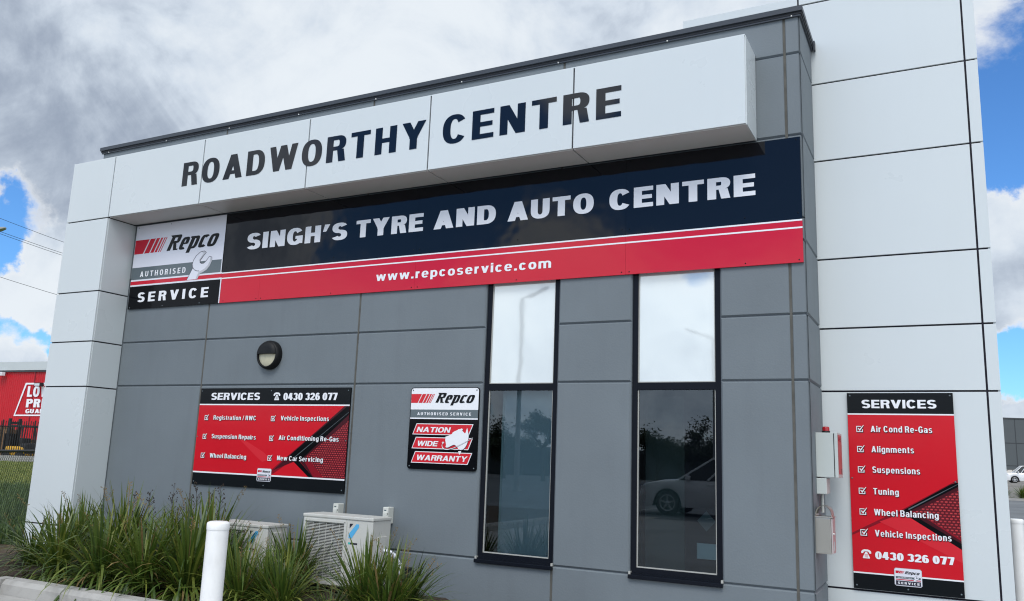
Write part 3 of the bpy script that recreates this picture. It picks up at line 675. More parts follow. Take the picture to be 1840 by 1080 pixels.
# --- long fascia sign
S1 = empty('fascia_sign', (-5.6, YS, 3.37), 'long black and red fascia sign with white lettering under the white beam', 'sign')
z0, z1 = 3.375, 4.575
p = MB()
xs = [-10.09, -7.66, -5.30, -2.78, -1.083]
y = YS; zl2, zl1 = 3.703, 3.772
for i in range(4):
    a, b = xs[i]+(.0008 if i else 0), xs[i+1]-.0008
    if i == 0:
        a2 = -8.335
        p.box(-10.09, a2, y, y+.02, z0, z1, 'signblack'); p.box(a2+.0005, b, y, y+.02, zl1, z1, 'navy'); p.box(a2+.0005, b, y, y+.02, z0, zl1-.0005, 'signred')
    else:
        p.box(a, b, y, y+.02, zl1, z1, 'navy'); p.box(a, b, y, y+.02, z0, zl1-.0005, 'signred')
p.plate(-8.335, -1.083, y-.0012, 3.765, 3.780, 'letterwhite'); p.plate(-8.335, -1.083, y-.0012, 3.694, 3.709, 'letterwhite')
ss = []
for x in (-8.27, -7.70, -7.62, -6.5, -5.34, -5.26, -4.0, -2.82, -2.74, -1.6, -1.12): ss += [(x, 3.40), (x, 4.55), (x, 3.84)]
screws(p, ss, y, 'black2', .007); screws(p, [(x, z) for x in (-10.05, -9.4, -8.7) for z in (4.545, 3.395)], y)
p.build('panel', S1)
K = dict(s=.275, b=.205, w=.74, gap=.105)
lines(S1, [(w_, a, b, 4.054, .213) for w_, a, b in [('SINGH’S', -7.944, -6.318), ('TYRE', -6.187, -5.226), ('AND', -5.083, -4.281), ('AUTO', -4.133, -3.131), ('CENTRE', -2.96, -1.497)]], 'letterwhite', y-.0016, **K)
lines(S1, [('www.repcoservice.com', -5.842, -3.596, 3.503, .104)], 'letterwhite', y-.0016, s=.22, b=.18, w=.70, gap=.17)
lg = MB(); yl = y-.0012
lg.plate(-10.09, -8.352, yl, 3.964, z1-.004, 'signwhite'); lg.plate(-10.09, -8.368, yl, 3.790, 3.9635, 'signgrey'); lg.plate(-8.3675, -8.352, yl, 3.79, 3.9635, 'signwhite')
lg.plate(-10.09, -8.336, yl, 3.768, 3.7895, 'signwhite'); lg.plate(-10.09, -8.336, yl, 3.716, 3.7675, 'signred'); lg.plate(-10.09, -8.336, yl, 3.694, 3.7155, 'signwhite'); lg.plate(-8.353, -8.335, yl, 3.376, 3.6935, 'signwhite')
redbars(lg, -10.085, -9.44, 4.160, 4.362, yl-.0008, 'signred')
wordmark(lg, -9.462, -8.425, 4.160, 4.352, yl-.0008, 'black2')
text(lg, 'AUTHORISED', -9.915, -9.02, 3.826, .078, yl-.0008, 'letterwhite', s=.19, b=.16, w=.62, gap=.36)
text(lg, 'SERVICE', -9.91, -8.55, 3.467, .135, yl-.0008, 'letterwhite', s=.235, b=.19, w=.70, gap=.32)
spanner(lg, -8.975, -8.525, 3.722, 4.098, yl-.0010)
lg.build('logo', S1)

# --- badge used at the foot of the two service boards
def badge(mb, x0, x1, z0, z1, y):
    d = .008; X = lambda u: x0+(x1-x0)*u; Z = lambda v: z0+(z1-z0)*v
    def rr(a, b, c, e_, yy, k, r=.012):
        mb.poly([(a+r, c), (b-r, c), (b, c+r), (b, e_-r), (b-r, e_), (a+r, e_), (a, e_-r), (a, c+r)], yy, k)
    rr(x0, x1, z0, z1, y, 'spgrey'); rr(x0+.004, x1-.004, z0+.004, z1-.004, y-.0006, 'signwhite')
    mb.plate(X(.05), X(.95), y-.0012, Z(.42), Z(.535), 'signgrey'); mb.plate(X(.05), X(.95), y-.0012, Z(.335), Z(.385), 'signred'); mb.plate(X(.05), X(.95), y-.0012, Z(.05), Z(.30), 'outline')
    redbars(mb, X(.05), X(.38), Z(.70), Z(.85), y-.0012, 'signred'); wordmark(mb, X(.36), X(.94), Z(.69), Z(.83), y-.0012, 'black2')
    text(mb, 'AUTHORISED', X(.12), X(.62), Z(.455), (z1-z0)*.045, y-.0018, 'letterwhite', s=.2, b=.16, w=.62, gap=.36)
    text(mb, 'SERVICE', X(.12), X(.90), Z(.11), (z1-z0)*.125, y-.0018, 'letterwhite', s=.235, b=.2, w=.70, gap=.34)
    spanner(mb, X(.68), X(.90), Z(.31), Z(.62), y-.0016)
def tick(mb, x, z, h, y):
    """ticked box: square outline with a check mark running out of its corner"""
    t_ = h*.11
    for yy, k, ox in ((y, 'lettershadow', .006), (y-.0012, 'letterwhite', 0)):
        a, b, c, d = x+ox, x+h*.92+ox, z-ox, z+h*.92-ox
        mb.plate(a, b, yy, c, c+t_, k); mb.plate(a, a+t_, yy-.0002, c+t_, d, k); mb.plate(a+t_, b-h*.22, yy, d-t_, d, k); mb.plate(b-t_, b, yy-.0002, c+t_, c+h*.42, k)
        mb.poly([(a+h*.20, c+h*.56), (a+h*.34, c+h*.62), (a+h*.46, c+h*.42), (a+h*1.02, d+h*.16), (a+h*1.08, d+h*.12), (a+h*.50, c+h*.14)], yy-.0005, k)
def phone(mb, x, z, wd, h, y, k, hole):
    X = lambda u: x+wd*u; Z = lambda v: z+h*v
    body = [(.16, 0), (.84, 0), (.86, .10), (.68, .50), (.62, .62), (.60, .70), (.40, .70), (.38, .62), (.32, .50), (.14, .10)]
    mb.poly([(X(a), Z(b)) for a, b in body], y, k)
    top = [(0, .56), (.20, .56), (.24, .72), (.36, .78), (.64, .78), (.76, .72), (.80, .56), (1, .56), (1.0, .76), (.88, .92), (.68, 1.0), (.32, 1.0), (.12, .92), (0, .76)]
    mb.poly([(X(a), Z(b)) for a, b in top], y-.0004, k)
    for i in range(3):
        for j in range(3): mb.plate(X(.35+.11*i), X(.42+.11*i), y-.0006, Z(.12+.13*j), Z(.20+.13*j), hole)
def line(mb, txt, a, b, z, cap, y):
    K2 = dict(s=.19, b=.145, w=.62, gap=.145, space=.40)
    text(mb, txt, a, b, z, cap, y, 'lettershadow', dx=.0035, dz=-.006, **K2); text(mb, txt, a, b, z, cap, y-.0025, 'letterwhite', **K2)

# --- wide services board
S2 = empty('services_board', (-7.29, YS, 1.07), 'wide red and black services board low on the grey wall', 'sign')
x0, x1, z0, z1 = -8.493, -6.096, 1.070, 2.268; y = YS
p = MB(); p.box(x0, x1, y, y+.02, z0, z1, 'black2'); yp = y-.0012
p.plate(x0, x1, yp, 1.232, 2.055, 'red2'); p.plate(x0, x1, yp, 2.0555, 2.071, 'letterwhite'); p.plate(x0, x1, yp, 1.2145, 1.2315, 'letterwhite')
yq = yp-.0008; XE = x1; ZB = 1.2325
# printed close-up of a tail lamp: dark frame in a wedge, lens grid inside
p.poly([(-7.24, 1.26), (-7.17, 1.245), (-6.85, 1.435), (XE, 2.02), (XE, 2.054), (-6.15, 2.054)], yq, 'reddark')
p.poly([(-7.175, 1.285), (-6.86, 1.399), (-6.86, 1.50), (-6.10, 2.054), (-6.165, 2.054)], yq-.0004, 'maroon')
p.poly([(-6.86, 1.399), (-6.62, ZB), (-6.55, ZB), (-6.76, 1.40), (-6.73, 1.44), (XE, 1.955), (XE, 2.053), (-6.125, 2.053), (-6.95, 1.455)], yq-.0008, 'signblack')
p.poly([(-6.76, 1.405), (-6.55, ZB), (-6.40, ZB), (-6.66, 1.44), (-6.66, 1.475), (XE, 1.885), (XE, 1.954), (-6.73, 1.44)], yq-.0009, 'maroon')
p.poly([(-6.67, 1.462), (-6.395, ZB), (XE, ZB), (XE, 1.884)], yq-.0012, 'dots')
p.poly([(-6.545, ZB), (-6.40, ZB), (-6.63, 1.432), (-6.69, 1.40)], yq-.0014, 'reddark')
p.poly([(-6.852, 1.455), (-6.846, 1.450), (XE, 1.985), (XE, 1.989)], yq-.0012, 'signgrey')
p.poly([(-7.8, 1.69), (-7.35, 1.50), (-7.22, 1.42), (-7.35, 1.38), (-7.45, 1.44), (-7.72, 1.62)], yq, 'redlt')
screws(p, [(x, z) for x in (x0+.03, -7.3, x1-.03) for z in (z0+.035, z1-.035)]+[(x0+.02, 1.66), (x1-.02, 1.66)], y-.003)
p.build('panel', S2)
yt = y-.0045
lines(S2, [('SERVICES', -8.303, -7.470, 2.122, .088)], 'letterwhite', yt, s=.25, b=.19, w=.78, gap=.09, shear=.04)
lines(S2, [('0430 326 077', -7.100, -6.280, 2.122, .084)], 'letterwhite', yt, s=.25, b=.18, w=.66, gap=.06, space=.34)
t = MB(); phone(t, -7.257, 2.120, .105, .092, yt, 'letterwhite', 'black2'); t.build('telephone_symbol', S2)
for tx, a, b, z in [('Registration / RWC', -8.221, -7.506, 1.874), ('Suspension Repairs', -8.221, -7.482, 1.642), ('Wheel Balancing', -8.221, -7.608, 1.404), ('Vehicle Inspections', -7.110, -6.377, 1.879), ('Air Conditioning Re-Gas', -7.116, -6.214, 1.648), ('New Car Servicing', -7.114, -6.420, 1.409)]:
    t = MB(); line(t, tx, a, b, z, .0535, yt-.0005); t.build('lettering', S2)
for x in (-8.378, -7.266):
    for z in (1.868, 1.632, 1.398): t = MB(); tick(t, x, z, .066, yt); t.build('tick_box', S2)
lg = MB(); badge(lg, -7.412, -7.187, 1.152, 1.305, yt-.001); lg.build('logo', S2)

# --- nationwide warranty board
S3 = empty('warranty_board', (-4.83, YS, 1.38), 'small square warranty board with white map emblem beside the left window', 'sign')
x0, x1, z0, z1 = -5.262, -4.394, 1.383, 2.262; y = YS+.004
def rrect(mb, x0, x1, z0, z1, y, k, r):
    pts = []
    for cx_, cz_, a in ((x1-r, z0+r, -90), (x1-r, z1-r, 0), (x0+r, z1-r, 90), (x0+r, z0+r, 180)):
        for i in range(5): t_ = R(a+22.5*i); pts.append((cx_+r*math.cos(t_), cz_+r*math.sin(t_)))
    mb.poly(pts, y, k); return pts
p = MB(); pts = rrect(p, x0, x1, z0, z1, y, 'signblack', .035)
for i in range(len(pts)):
    a, b = pts[i], pts[(i+1) % len(pts)]; p.face([(a[0], y, a[1]), (b[0], y, b[1]), (b[0], y+.02, b[1]), (a[0], y+.02, a[1])], 'signblack')
r = .03
up_ = [(x0+.008, 2.022), (x1-.006, 2.022)]+[(x1-.006-r+r*math.cos(R(a)), z1-.008-r+r*math.sin(R(a))) for a in (0, 30, 60, 90)]+[(x0+.008+r+r*math.cos(R(a)), z1-.008-r+r*math.sin(R(a))) for a in (90, 120, 150, 180)]
p.poly(up_, y-.001, 'letterwhite'); p.plate(x0+.008, x1-.006, y-.001, 1.934, 2.0215, 'signgrey'); p.plate(x0+.008, x1-.006, y-.001, 1.920, 1.9335, 'letterwhite')
for a in (0, 1, 2):
    zt2, zb2 = ((1.871, 1.7515), (1.7255, 1.6015), (1.5715, 1.449))[a]
    p.poly([(-5.214, zb2), (-4.500, zb2), (-4.449, zt2), (-5.166, zt2)], y-.001, 'letterwhite'); p.poly([(-5.204, zb2+.0075), (-4.5065, zb2+.0075), (-4.461, zt2-.0075), (-5.160, zt2-.0075)], y-.0016, 'redlt')
screws(p, [(x, z) for x in (x0+.03, x1-.03) for z in (z0+.03, z1-.03)], y-.002)
p.build('panel', S3)
yt = y-.0026; KN = dict(s=.235, b=.185, w=.88, gap=.09, shear=.2)
lines(S3, [('AUTHORISED SERVICE', -5.163, -4.482, 1.961, .031)], 'letterwhite', yt, s=.2, b=.16, w=.60, gap=.30, space=.6)
lines(S3, [('NATION', -5.161, -4.722, 1.778, .056), ('WIDE', -5.150, -4.872, 1.630, .055), ('WARRANTY', -5.150, -4.500, 1.478, .057)], 'letterwhite', yt, **KN)
lg = MB(); redbars(lg, -5.252, -4.945, 2.094, 2.191, yt, 'redlt'); wordmark(lg, -4.950, -4.428, 2.096, 2.192, yt, 'black2')
lg.build('logo', S3); lg = MB()
def px3(a, c): q = at_y(720+a*150/1012, 690+c*160/1080, y); return (q.x, q.z)
aus = [(545, 640), (590, 625), (625, 605), (635, 585), (665, 570), (690, 560), (700, 550), (720, 548), (740, 540), (758, 548), (748, 565), (762, 582), (780, 600), (790, 590), (797, 560), (808, 533), (816, 560), (820, 590), (826, 620), (824, 660), (815, 700), (800, 740), (782, 770), (755, 795), (725, 800), (700, 790), (690, 768), (676, 752), (660, 740), (640, 738), (610, 752), (580, 768), (556, 772), (545, 762), (552, 740), (548, 710), (542, 680), (545, 655)]
pa = [px3(*q) for q in aus]; lg.poly([(a+.004, b-.006) for a, b in pa], yt-.0008, 'outline'); lg.poly(pa, yt-.0014, 'letterwhite')
lg.poly([px3(*q) for q in [(700, 815), (735, 815), (728, 845), (712, 858), (704, 838)]], yt-.0014, 'letterwhite')
# swoosh arrow round the map
arcp = [(512, 705), (503, 730), (510, 765), (530, 785), (570, 790), (630, 778), (700, 750), (770, 715), (830, 682), (878, 650)]
for i in range(len(arcp)-1):
    a, b = arcp[i], arcp[i+1]; wa, wb = (13-1.2*i), (13-1.2*(i+1))
    lg.poly([px3(a[0], a[1]-wa*.2-2), px3(b[0], b[1]-wb*.2-2), px3(b[0], b[1]+wb+4), px3(a[0], a[1]+wa+4)], yt-.0020, 'outline')
    lg.poly([px3(a[0]+2*(i < 2), a[1]), px3(b[0]+2*(i < 1), b[1]), px3(b[0]+(0 if i > 2 else -4), b[1]+wb), px3(a[0]+(0 if i > 2 else -4)+14*(i == 0), a[1]+wa)], yt-.0026-.0002*(i % 2), 'letterwhite')
lg.poly([px3(500, 712), px3(515, 698), px3(532, 712)], yt-.003, 'letterwhite')
lg.build('map_emblem', S3)

# --- tall services board on the white blade wall
YT = 8.518
S4 = empty('services_board', (-.39, YT, .49), 'tall red services board on the white blade wall', 'sign')
x0, x1, z0, z1 = -.838, .052, .489, 2.257; y = YT
p = MB(); p.box(x0, x1, y, y+.019, z0, z1, 'black2'); yp = y-.0012
p.plate(x0, x1, yp, .637, 2.054, 'red2'); p.plate(x0, x1, yp, 2.0545, 2.067, 'letterwhite'); p.plate(x0, x1, yp, .624, .6365, 'letterwhite')
yq = yp-.0008; XE = x1
p.poly([(x0, .955), (x0, .975), (-.47, 1.18), (-.43, 1.195), (.0, 1.46), (XE, 1.492), (XE, 1.478), (-.40, 1.18)], yq, 'reddark')
p.poly([(-.56, 1.09), (-.45, 1.17), (XE, .945), (XE, .74), (-.10, .87)], yq-.0001, 'reddark') if False else None
p.poly([(-.60, 1.09), (-.38, 1.185), (-.28, 1.13), (-.02, .94), (XE, .89), (XE, .78), (-.25, .93)], yq-.0003, 'redlt')
p.poly([(-.435, 1.18), (-.36, 1.15), (XE, .893), (XE, .945), (-.345, 1.19), (-.31, 1.215), (XE, 1.425), (XE, 1.47), (-.01, 1.447)], yq-.0007, 'signblack')
p.poly([(-.36, 1.19), (XE, .943), (XE, .985), (-.295, 1.20), (XE, 1.400), (XE, 1.430)], yq-.001, 'maroon')
p.poly([(-.30, 1.197), (XE, .985), (XE, 1.400)], yq-.0013, 'dots')
p.poly([(-.345, 1.196), (-.26, 1.17), (XE, .965), (XE, 1.03), (-.22, 1.185), (-.30, 1.20)], yq-.0011, 'reddark')
p.poly([(-.36, 1.215), (-.352, 1.208), (XE, 1.452), (XE, 1.455)], yq-.0012, 'signgrey')
screws(p, [(x, z) for x in (x0+.025, x1-.025) for z in (z0+.03, z1-.025)]+[(-.39, z0+.03), (x0+.02, 1.47), (x1-.02, 1.47)], y-.003)
p.build('panel', S4)
yt = y-.0045
lines(S4, [('SERVICES', -.712, -.084, 2.116, .077)], 'letterwhite', yt, s=.25, b=.19, w=.80, gap=.10)
for tx, b, z in [('Air Cond Re-Gas', -.130, 1.896), ('Alignments', -.287, 1.711), ('Suspensions', -.246, 1.525), ('Tuning', -.428, 1.331), ('Wheel Balancing', -.116, 1.145), ('Vehicle Inspections', -.025, .959)]:
    t = MB(); line(t, tx, -.642, b, z, .056, yt-.0005); t.build('lettering', S4); t = MB(); tick(t, -.765, z-.002, .060, yt); t.build('tick_box', S4)
lines(S4, [('0430 326 077', -.648, -.012, .760, .066)], 'letterwhite', yt, s=.27, b=.185, w=.70, gap=.06, space=.34)
t = MB(); phone(t, -.765, .758, .084, .078, yt, 'letterwhite', 'red2'); t.build('telephone_symbol', S4)
lg = MB(); badge(lg, -.497, -.274, .545, .698, yt-.001); lg.build('logo', S4)

# ------------------------------------------------------------------ wall lamp
WLp = empty('bulkhead_lamp', (-8.53+1.17, Y0, 2.66), 'round black bulkhead lamp with half hood on the grey wall', 'lamp')
WLp.location = (-7.378, Y0, 2.672); WL[WLp] = Vector((-7.378, Y0, 2.672)); c = Vector((-7.378, Y0, 2.672)); rL = .178
q = MB(); q.lathe([(rL, 0), (rL, -.05), (rL-.01, -.075), (rL-.028, -.088), (rL-.034, -.086), (rL-.036, -.06)], c, (0, 1, 0), 'lampblack', 48); q.build('base', WLp)
q = MB(); q.lathe([(rL-.036, -.060), (.09, -.082), (.0, -.090)], c, (0, 1, 0), 'opal', 40); q.build('diffuser', WLp)
q = MB(); n = 24; vs = []
for (rr_, yy) in ((rL-.026, -.089), (rL-.034, -.102), (.09, -.118), (.0, -.124)):
    for i in range(n+1): a = math.pi*i/n; vs.append((c.x+rr_*math.cos(a), c.y+yy, c.z+.008+rr_*math.sin(a)))
q.mesh(vs, [(k*(n+1)+i, k*(n+1)+i+1, (k+1)*(n+1)+i+1, (k+1)*(n+1)+i) for k in range(3) for i in range(n)], 'lampblack', True)
q.face([(c.x-rL+.026, c.y-.089, c.z+.008), (c.x-rL+.034, c.y-.102, c.z+.008), (c.x-.09, c.y-.118, c.z+.008), (c.x, c.y-.124, c.z+.008), (c.x+.09, c.y-.118, c.z+.008), (c.x+rL-.034, c.y-.102, c.z+.008), (c.x+rL-.026, c.y-.089, c.z+.008), (c.x+.09, c.y-.06, c.z+.008), (c.x-.09, c.y-.06, c.z+.008)], 'lampblack')
q.build('hood', WLp)

# ------------------------------------------------------------------ air conditioner outdoor units
def ac_unit(xl, xr, yfr, zb, zt, label, big):
    o = empty('outdoor_air_conditioner', ((xl+xr)/2, yfr+.16, .1), label, 'air conditioner', 'air conditioner units in the garden bed')
    wd = xr-xl; yb_ = yfr+.31; gl, gr = xl+.035, xl+wd*.615; gz0, gz1 = zb+.05, zt-.075
    q = MB()
    q.bbox(xl-.008, xr+.008, yfr-.010, yb_+.006, zt-.032, zt, 'acwhite', .008)
    q.bbox(gr+.004, xr, yfr, yb_, zb, zt-.033, 'acwhite', .006)              # compressor side
    q.box(xl, gl, yfr+.001, yb_-.002, zb+.002, zt-.033, 'acwhite'); q.box(gl, gr+.003, yfr+.001, yfr+.03, gz1, zt-.033, 'acwhite'); q.box(gl, gr+.003, yfr+.001, yfr+.03, zb+.002, gz0, 'acwhite')
    q.box(gl, gr+.003, yfr+.12, yfr+.13, gz0, gz1, 'acdark'); q.box(gl, gr+.003, yb_-.02, yb_-.002, zb+.002, zt-.033, 'acdark'); q.box(gl, gr, yfr+.03, yb_-.02, zb+.002, zb+.01, 'acdark')
    q.bbox(gr-.01, gr+.022, yfr-.012, yfr+.0, gz0-.02, gz1+.02, 'acwhite', .004); q.bbox(gl-.015, gr+.01, yfr-.012, yfr+.0005, gz1, gz1+.03, 'acwhite', .004)
    b_ = q.build('cabinet', o)
    q = MB(); nb = 38 if big else 30
    for i in range(nb):
        z = gz0+(gz1-gz0)*(i+.5)/nb; q.box(gl, gr, yfr+.004, yfr+.011, z-.0030, z+.0030, 'acwhite')
    for i in range(1, 6):
        x = gl+(gr-gl)*i/6; q.box(x-.003, x+.003, yfr+.0112, yfr+.015, gz0, gz1, 'acwhite')
    q.build('grille', o)
    q = MB(); cx_, cz_ = (gl+gr)/2, (gz0+gz1)/2; rf = min(gr-gl, gz1-gz0)*.44
    q.lathe([(.07, -.03), (.06, -.045), (0, -.05)], (cx_, yfr+.115, cz_), (0, 1, 0), 'acdark', 20)
    for k in range(3):
        a = k*2.094+.4; vs = []
        for j in range(7):
            t_ = a+j*.16; vs += [(cx_+.06*math.cos(t_), yfr+.06+.006*j, cz_+.06*math.sin(t_)), (cx_+rf*math.cos(t_+.25), yfr+.055+.008*j, cz_+rf*math.sin(t_+.25))]
        q.mesh(vs, [(2*i, 2*i+1, 2*i+3, 2*i+2) for i in range(6)], 'signgrey', True)
    q.lathe([(rf+.012, -.09), (rf+.012, 0)], (cx_, yfr+.12, cz_), (0, 1, 0), 'signgrey', 28)
    q.build('fan', o)
    q = MB(); sx0 = gr+.05; sz = zt-.07
    q.poly([(sx0+.005, sz-.05), (sx0+.005, sz), (sx0+.05, sz)], yfr-.0015, 'outline'); q.poly([(sx0, sz-.145), (sx0+.04, sz-.145), (sx0+.125, sz-.03), (sx0+.125, sz), (sx0+.09, sz), (sx0, sz-.105)], yfr-.0018, 'acblue'); q.poly([(sx0, sz-.145), (sx0, sz-.11), (sx0+.035, sz-.145)], yfr-.002, 'acblue')
    q.plate(sx0+.0, sx0+.025, yfr-.0015, sz-.205, sz-.185, 'acteal'); q.plate(sx0+.026, sx0+.115, yfr-.0015, sz-.205, sz-.187, 'outline')
    q.build('energy_sticker', o)
    q = MB()
    q.bbox(xr-.004, xr+.012, yfr+.09, yfr+.24, zb+.08, zt-.19 if big else zt-.08, 'acwhite', .006) ; q.build('service_cover', o)
    if big:
        q = MB()
        for dz, dy in ((0, .20), (-.045, .25)):
            q.tube([(xr, yfr+dy, zt-.33+dz), (xr+.07, yfr+dy+.01, zt-.33+dz), (xr+.12, yfr+dy+.03, zt-.36+dz), (xr+.155, yfr+dy+.06, zt-.43+dz), (xr+.165, yfr+dy+.09, zt-.52), (xr+.17, yfr+dy+.10, zb-.05)], .016, 'signwhite', 10)
        q.bbox(xr+.07, xr+.22, yfr+.29, yfr+.46, .09, zt-.50, 'blacksteel', .006)
        q.build('pipe', o)
    for dx in (.12, wd-.12):
        q = MB(); q.box(xl+dx-.03, xl+dx+.03, yfr+.02, yb_-.02, .09, zb, 'rubber'); q.build('foot', o)
    return o
ac_unit(-6.125, -5.222, 7.13, .19, .885, 'larger cream air conditioner outdoor unit below the two switches', True)
ac_unit(-7.47, -6.66, 7.18, .15, .715, 'smaller cream air conditioner outdoor unit partly behind the white bollard and grasses', False)
def isolator(x, label):
    o = empty('isolator_switch', (x, Y0, .80), label, 'switch', 'isolator switches on the grey wall')
    q = MB(); q.bbox(x-.036, x+.036, Y0-.105, Y0, .79, .965, 'plastic', .008); q.plate(x-.018, x+.010, Y0-.1056, .925, .937, 'signgrey'); q.build('housing', o)
    q = MB(); q.poly([(x-.034, .85), (x-.030, .845), (x+.036, .895), (x+.036, .905)], Y0-.107, 'acdark'); q.bbox(x-.028, x+.026, Y0-.116, Y0-.1055, .862, .915, 'plastic', .005) ; q.build('lever', o)
    q = MB(); q.tube([(x, Y0-.05, .79), (x, Y0-.05, .60), (x+.03, Y0-.03, .5)], .012, 'plastic', 8); q.build('conduit', o)
isolator(-6.128, 'left cream isolator switch above the large air conditioner')
isolator(-5.447, 'right cream isolator switch above the large air conditioner')

# ------------------------------------------------------------------ boxes on the return wall
xw = XR
o = empty('alarm_box', (xw, 8.13, 1.47), 'pale grey alarm box with red beacon and faded red door by the tall red board', 'alarm box')
q = MB(); q.bbox(xw+.0, xw+.150, 7.99, 8.31, 1.472, 1.862, 'panelgrey', .004); q.build('cabinet', o)
q = MB(); q.bbox(xw+.157, xw+.185, 7.985, 8.315, 1.470, 1.864, 'panelgrey', .004); q.face([(xw+.1862, 8.01, 1.50), (xw+.1862, 8.29, 1.50), (xw+.1862, 8.29, 1.845), (xw+.1862, 8.01, 1.845)], 'pinklabel'); q.face([(xw+.1872, 8.03, 1.79), (xw+.1872, 8.27, 1.79), (xw+.1872, 8.27, 1.825), (xw+.1872, 8.03, 1.825)], 'reddark'); q.face([(xw+.1872, 8.2, 1.50), (xw+.1872, 8.28, 1.50), (xw+.1872, 8.28, 1.55), (xw+.1872, 8.2, 1.55)], 'reddark'); q.box(xw+.150, xw+.1565, 8.0, 8.30, 1.48, 1.855, 'acdark'); q.build('door', o)
q = MB(); q.lathe([(.036, 0), (.036, .018), (.031, .02)], (xw+.075, 8.12, 1.862), (0, 0, 1), 'lampblack', 20); q.lathe([(.031, .02), (.031, .048), (.026, .058), (0, .06)], (xw+.075, 8.12, 1.862), (0, 0, 1), 'redlens', 20); q.build('beacon', o)
o = empty('junction_box', (xw, 8.1, 1.32), 'small pale grey junction box directly under the alarm box', 'junction box')
q = MB(); q.bbox(xw, xw+.085, 7.97, 8.22, 1.325, 1.462, 'panelgrey', .005); q.build('housing', o)
q = MB(); q.tube([(xw+.03, 8.1, 1.325), (xw+.03, 8.1, 1.16)], .013, 'plastic', 10); q.tube([(xw+.012, 8.2, 1.30), (xw+.012, 8.2, 1.17)], .009, 'acdark', 8); q.build('conduit', o)
o = empty('key_safe', (xw, 7.85, .83), 'stainless steel lidded cabinet with arched top hood below the junction box', 'cabinet')
xa, xb, ya, yb = xw, xw+.128, 7.80, 7.99
q = MB(); q.bbox(xa, xb, ya, yb, .832, 1.130, 'stainless', .004); q.build('cabinet', o)
q = MB(); q.bbox(xb+.002, xb+.016, ya+.004, yb-.004, .836, 1.126, 'stainlabel', .003); q.face([(xb+.0168, ya+.03, .86), (xb+.0168, ya+.10, .86), (xb+.0168, ya+.10, .93), (xb+.0168, ya+.03, .93)], 'paper'); q.lathe([(.007, 0), (.005, .012), (0, .013)], (xb+.016, ya+.025, 1.0), (1, 0, 0), 'rivet', 10); q.build('door', o)
q = MB(); n = 14; vs = []; cxm, rxm = (xa+xb)/2+.006, .066
for i in range(n+1):
    a = math.pi*i/n
    for rr_ in (rxm, rxm-.004):
        for yy in (ya+.01, yb-.01): vs.append((cxm-rr_*math.cos(a), yy, 1.160+(rr_+.006)*math.sin(a)))
fs = []
for i in range(n):
    k = i*4; fs += [(k, k+1, k+5, k+4), (k+2, k+3, k+7, k+6), (k, k+2, k+6, k+4), (k+1, k+3, k+7, k+5)]
q.mesh(vs, fs, 'stainless', True); q.box(cxm-rxm, cxm-rxm+.004, ya+.01, yb-.01, 1.131, 1.160, 'stainless'); q.box(cxm+rxm-.004, cxm+rxm, ya+.01, yb-.01, 1.131, 1.160, 'stainless'); q.bbox(xa-.002, xb+.018, ya-.004, yb+.004, 1.1305, 1.142, 'stainless', .002)
q.build('hood', o)

# ------------------------------------------------------------------ bollards
def bollard(x, y, h, label, grp=None):
    o = empty('bollard', (x, y, 0), label, 'bollard', 'white bollards')
    q = MB(); q.lathe([(.070, 0), (.070, h-.055)], (x, y, 0), (0, 0, 1), 'bollard', 40); q.build('post', o)
    q = MB(); q.lathe([(.072, h-.055), (.073, h-.05), (.073, h-.016), (.069, h-.008), (.055, h-.002), (0, h)], (x, y, 0), (0, 0, 1), 'bollard', 40); q.build('cap', o)
bollard(-4.324, 4.194, 1.062, 'white steel bollard in front of the grasses at the garden bed kerb')
bollard(.638, 11.403, 1.062, 'white steel bollard beyond the right edge of the white blade wall')

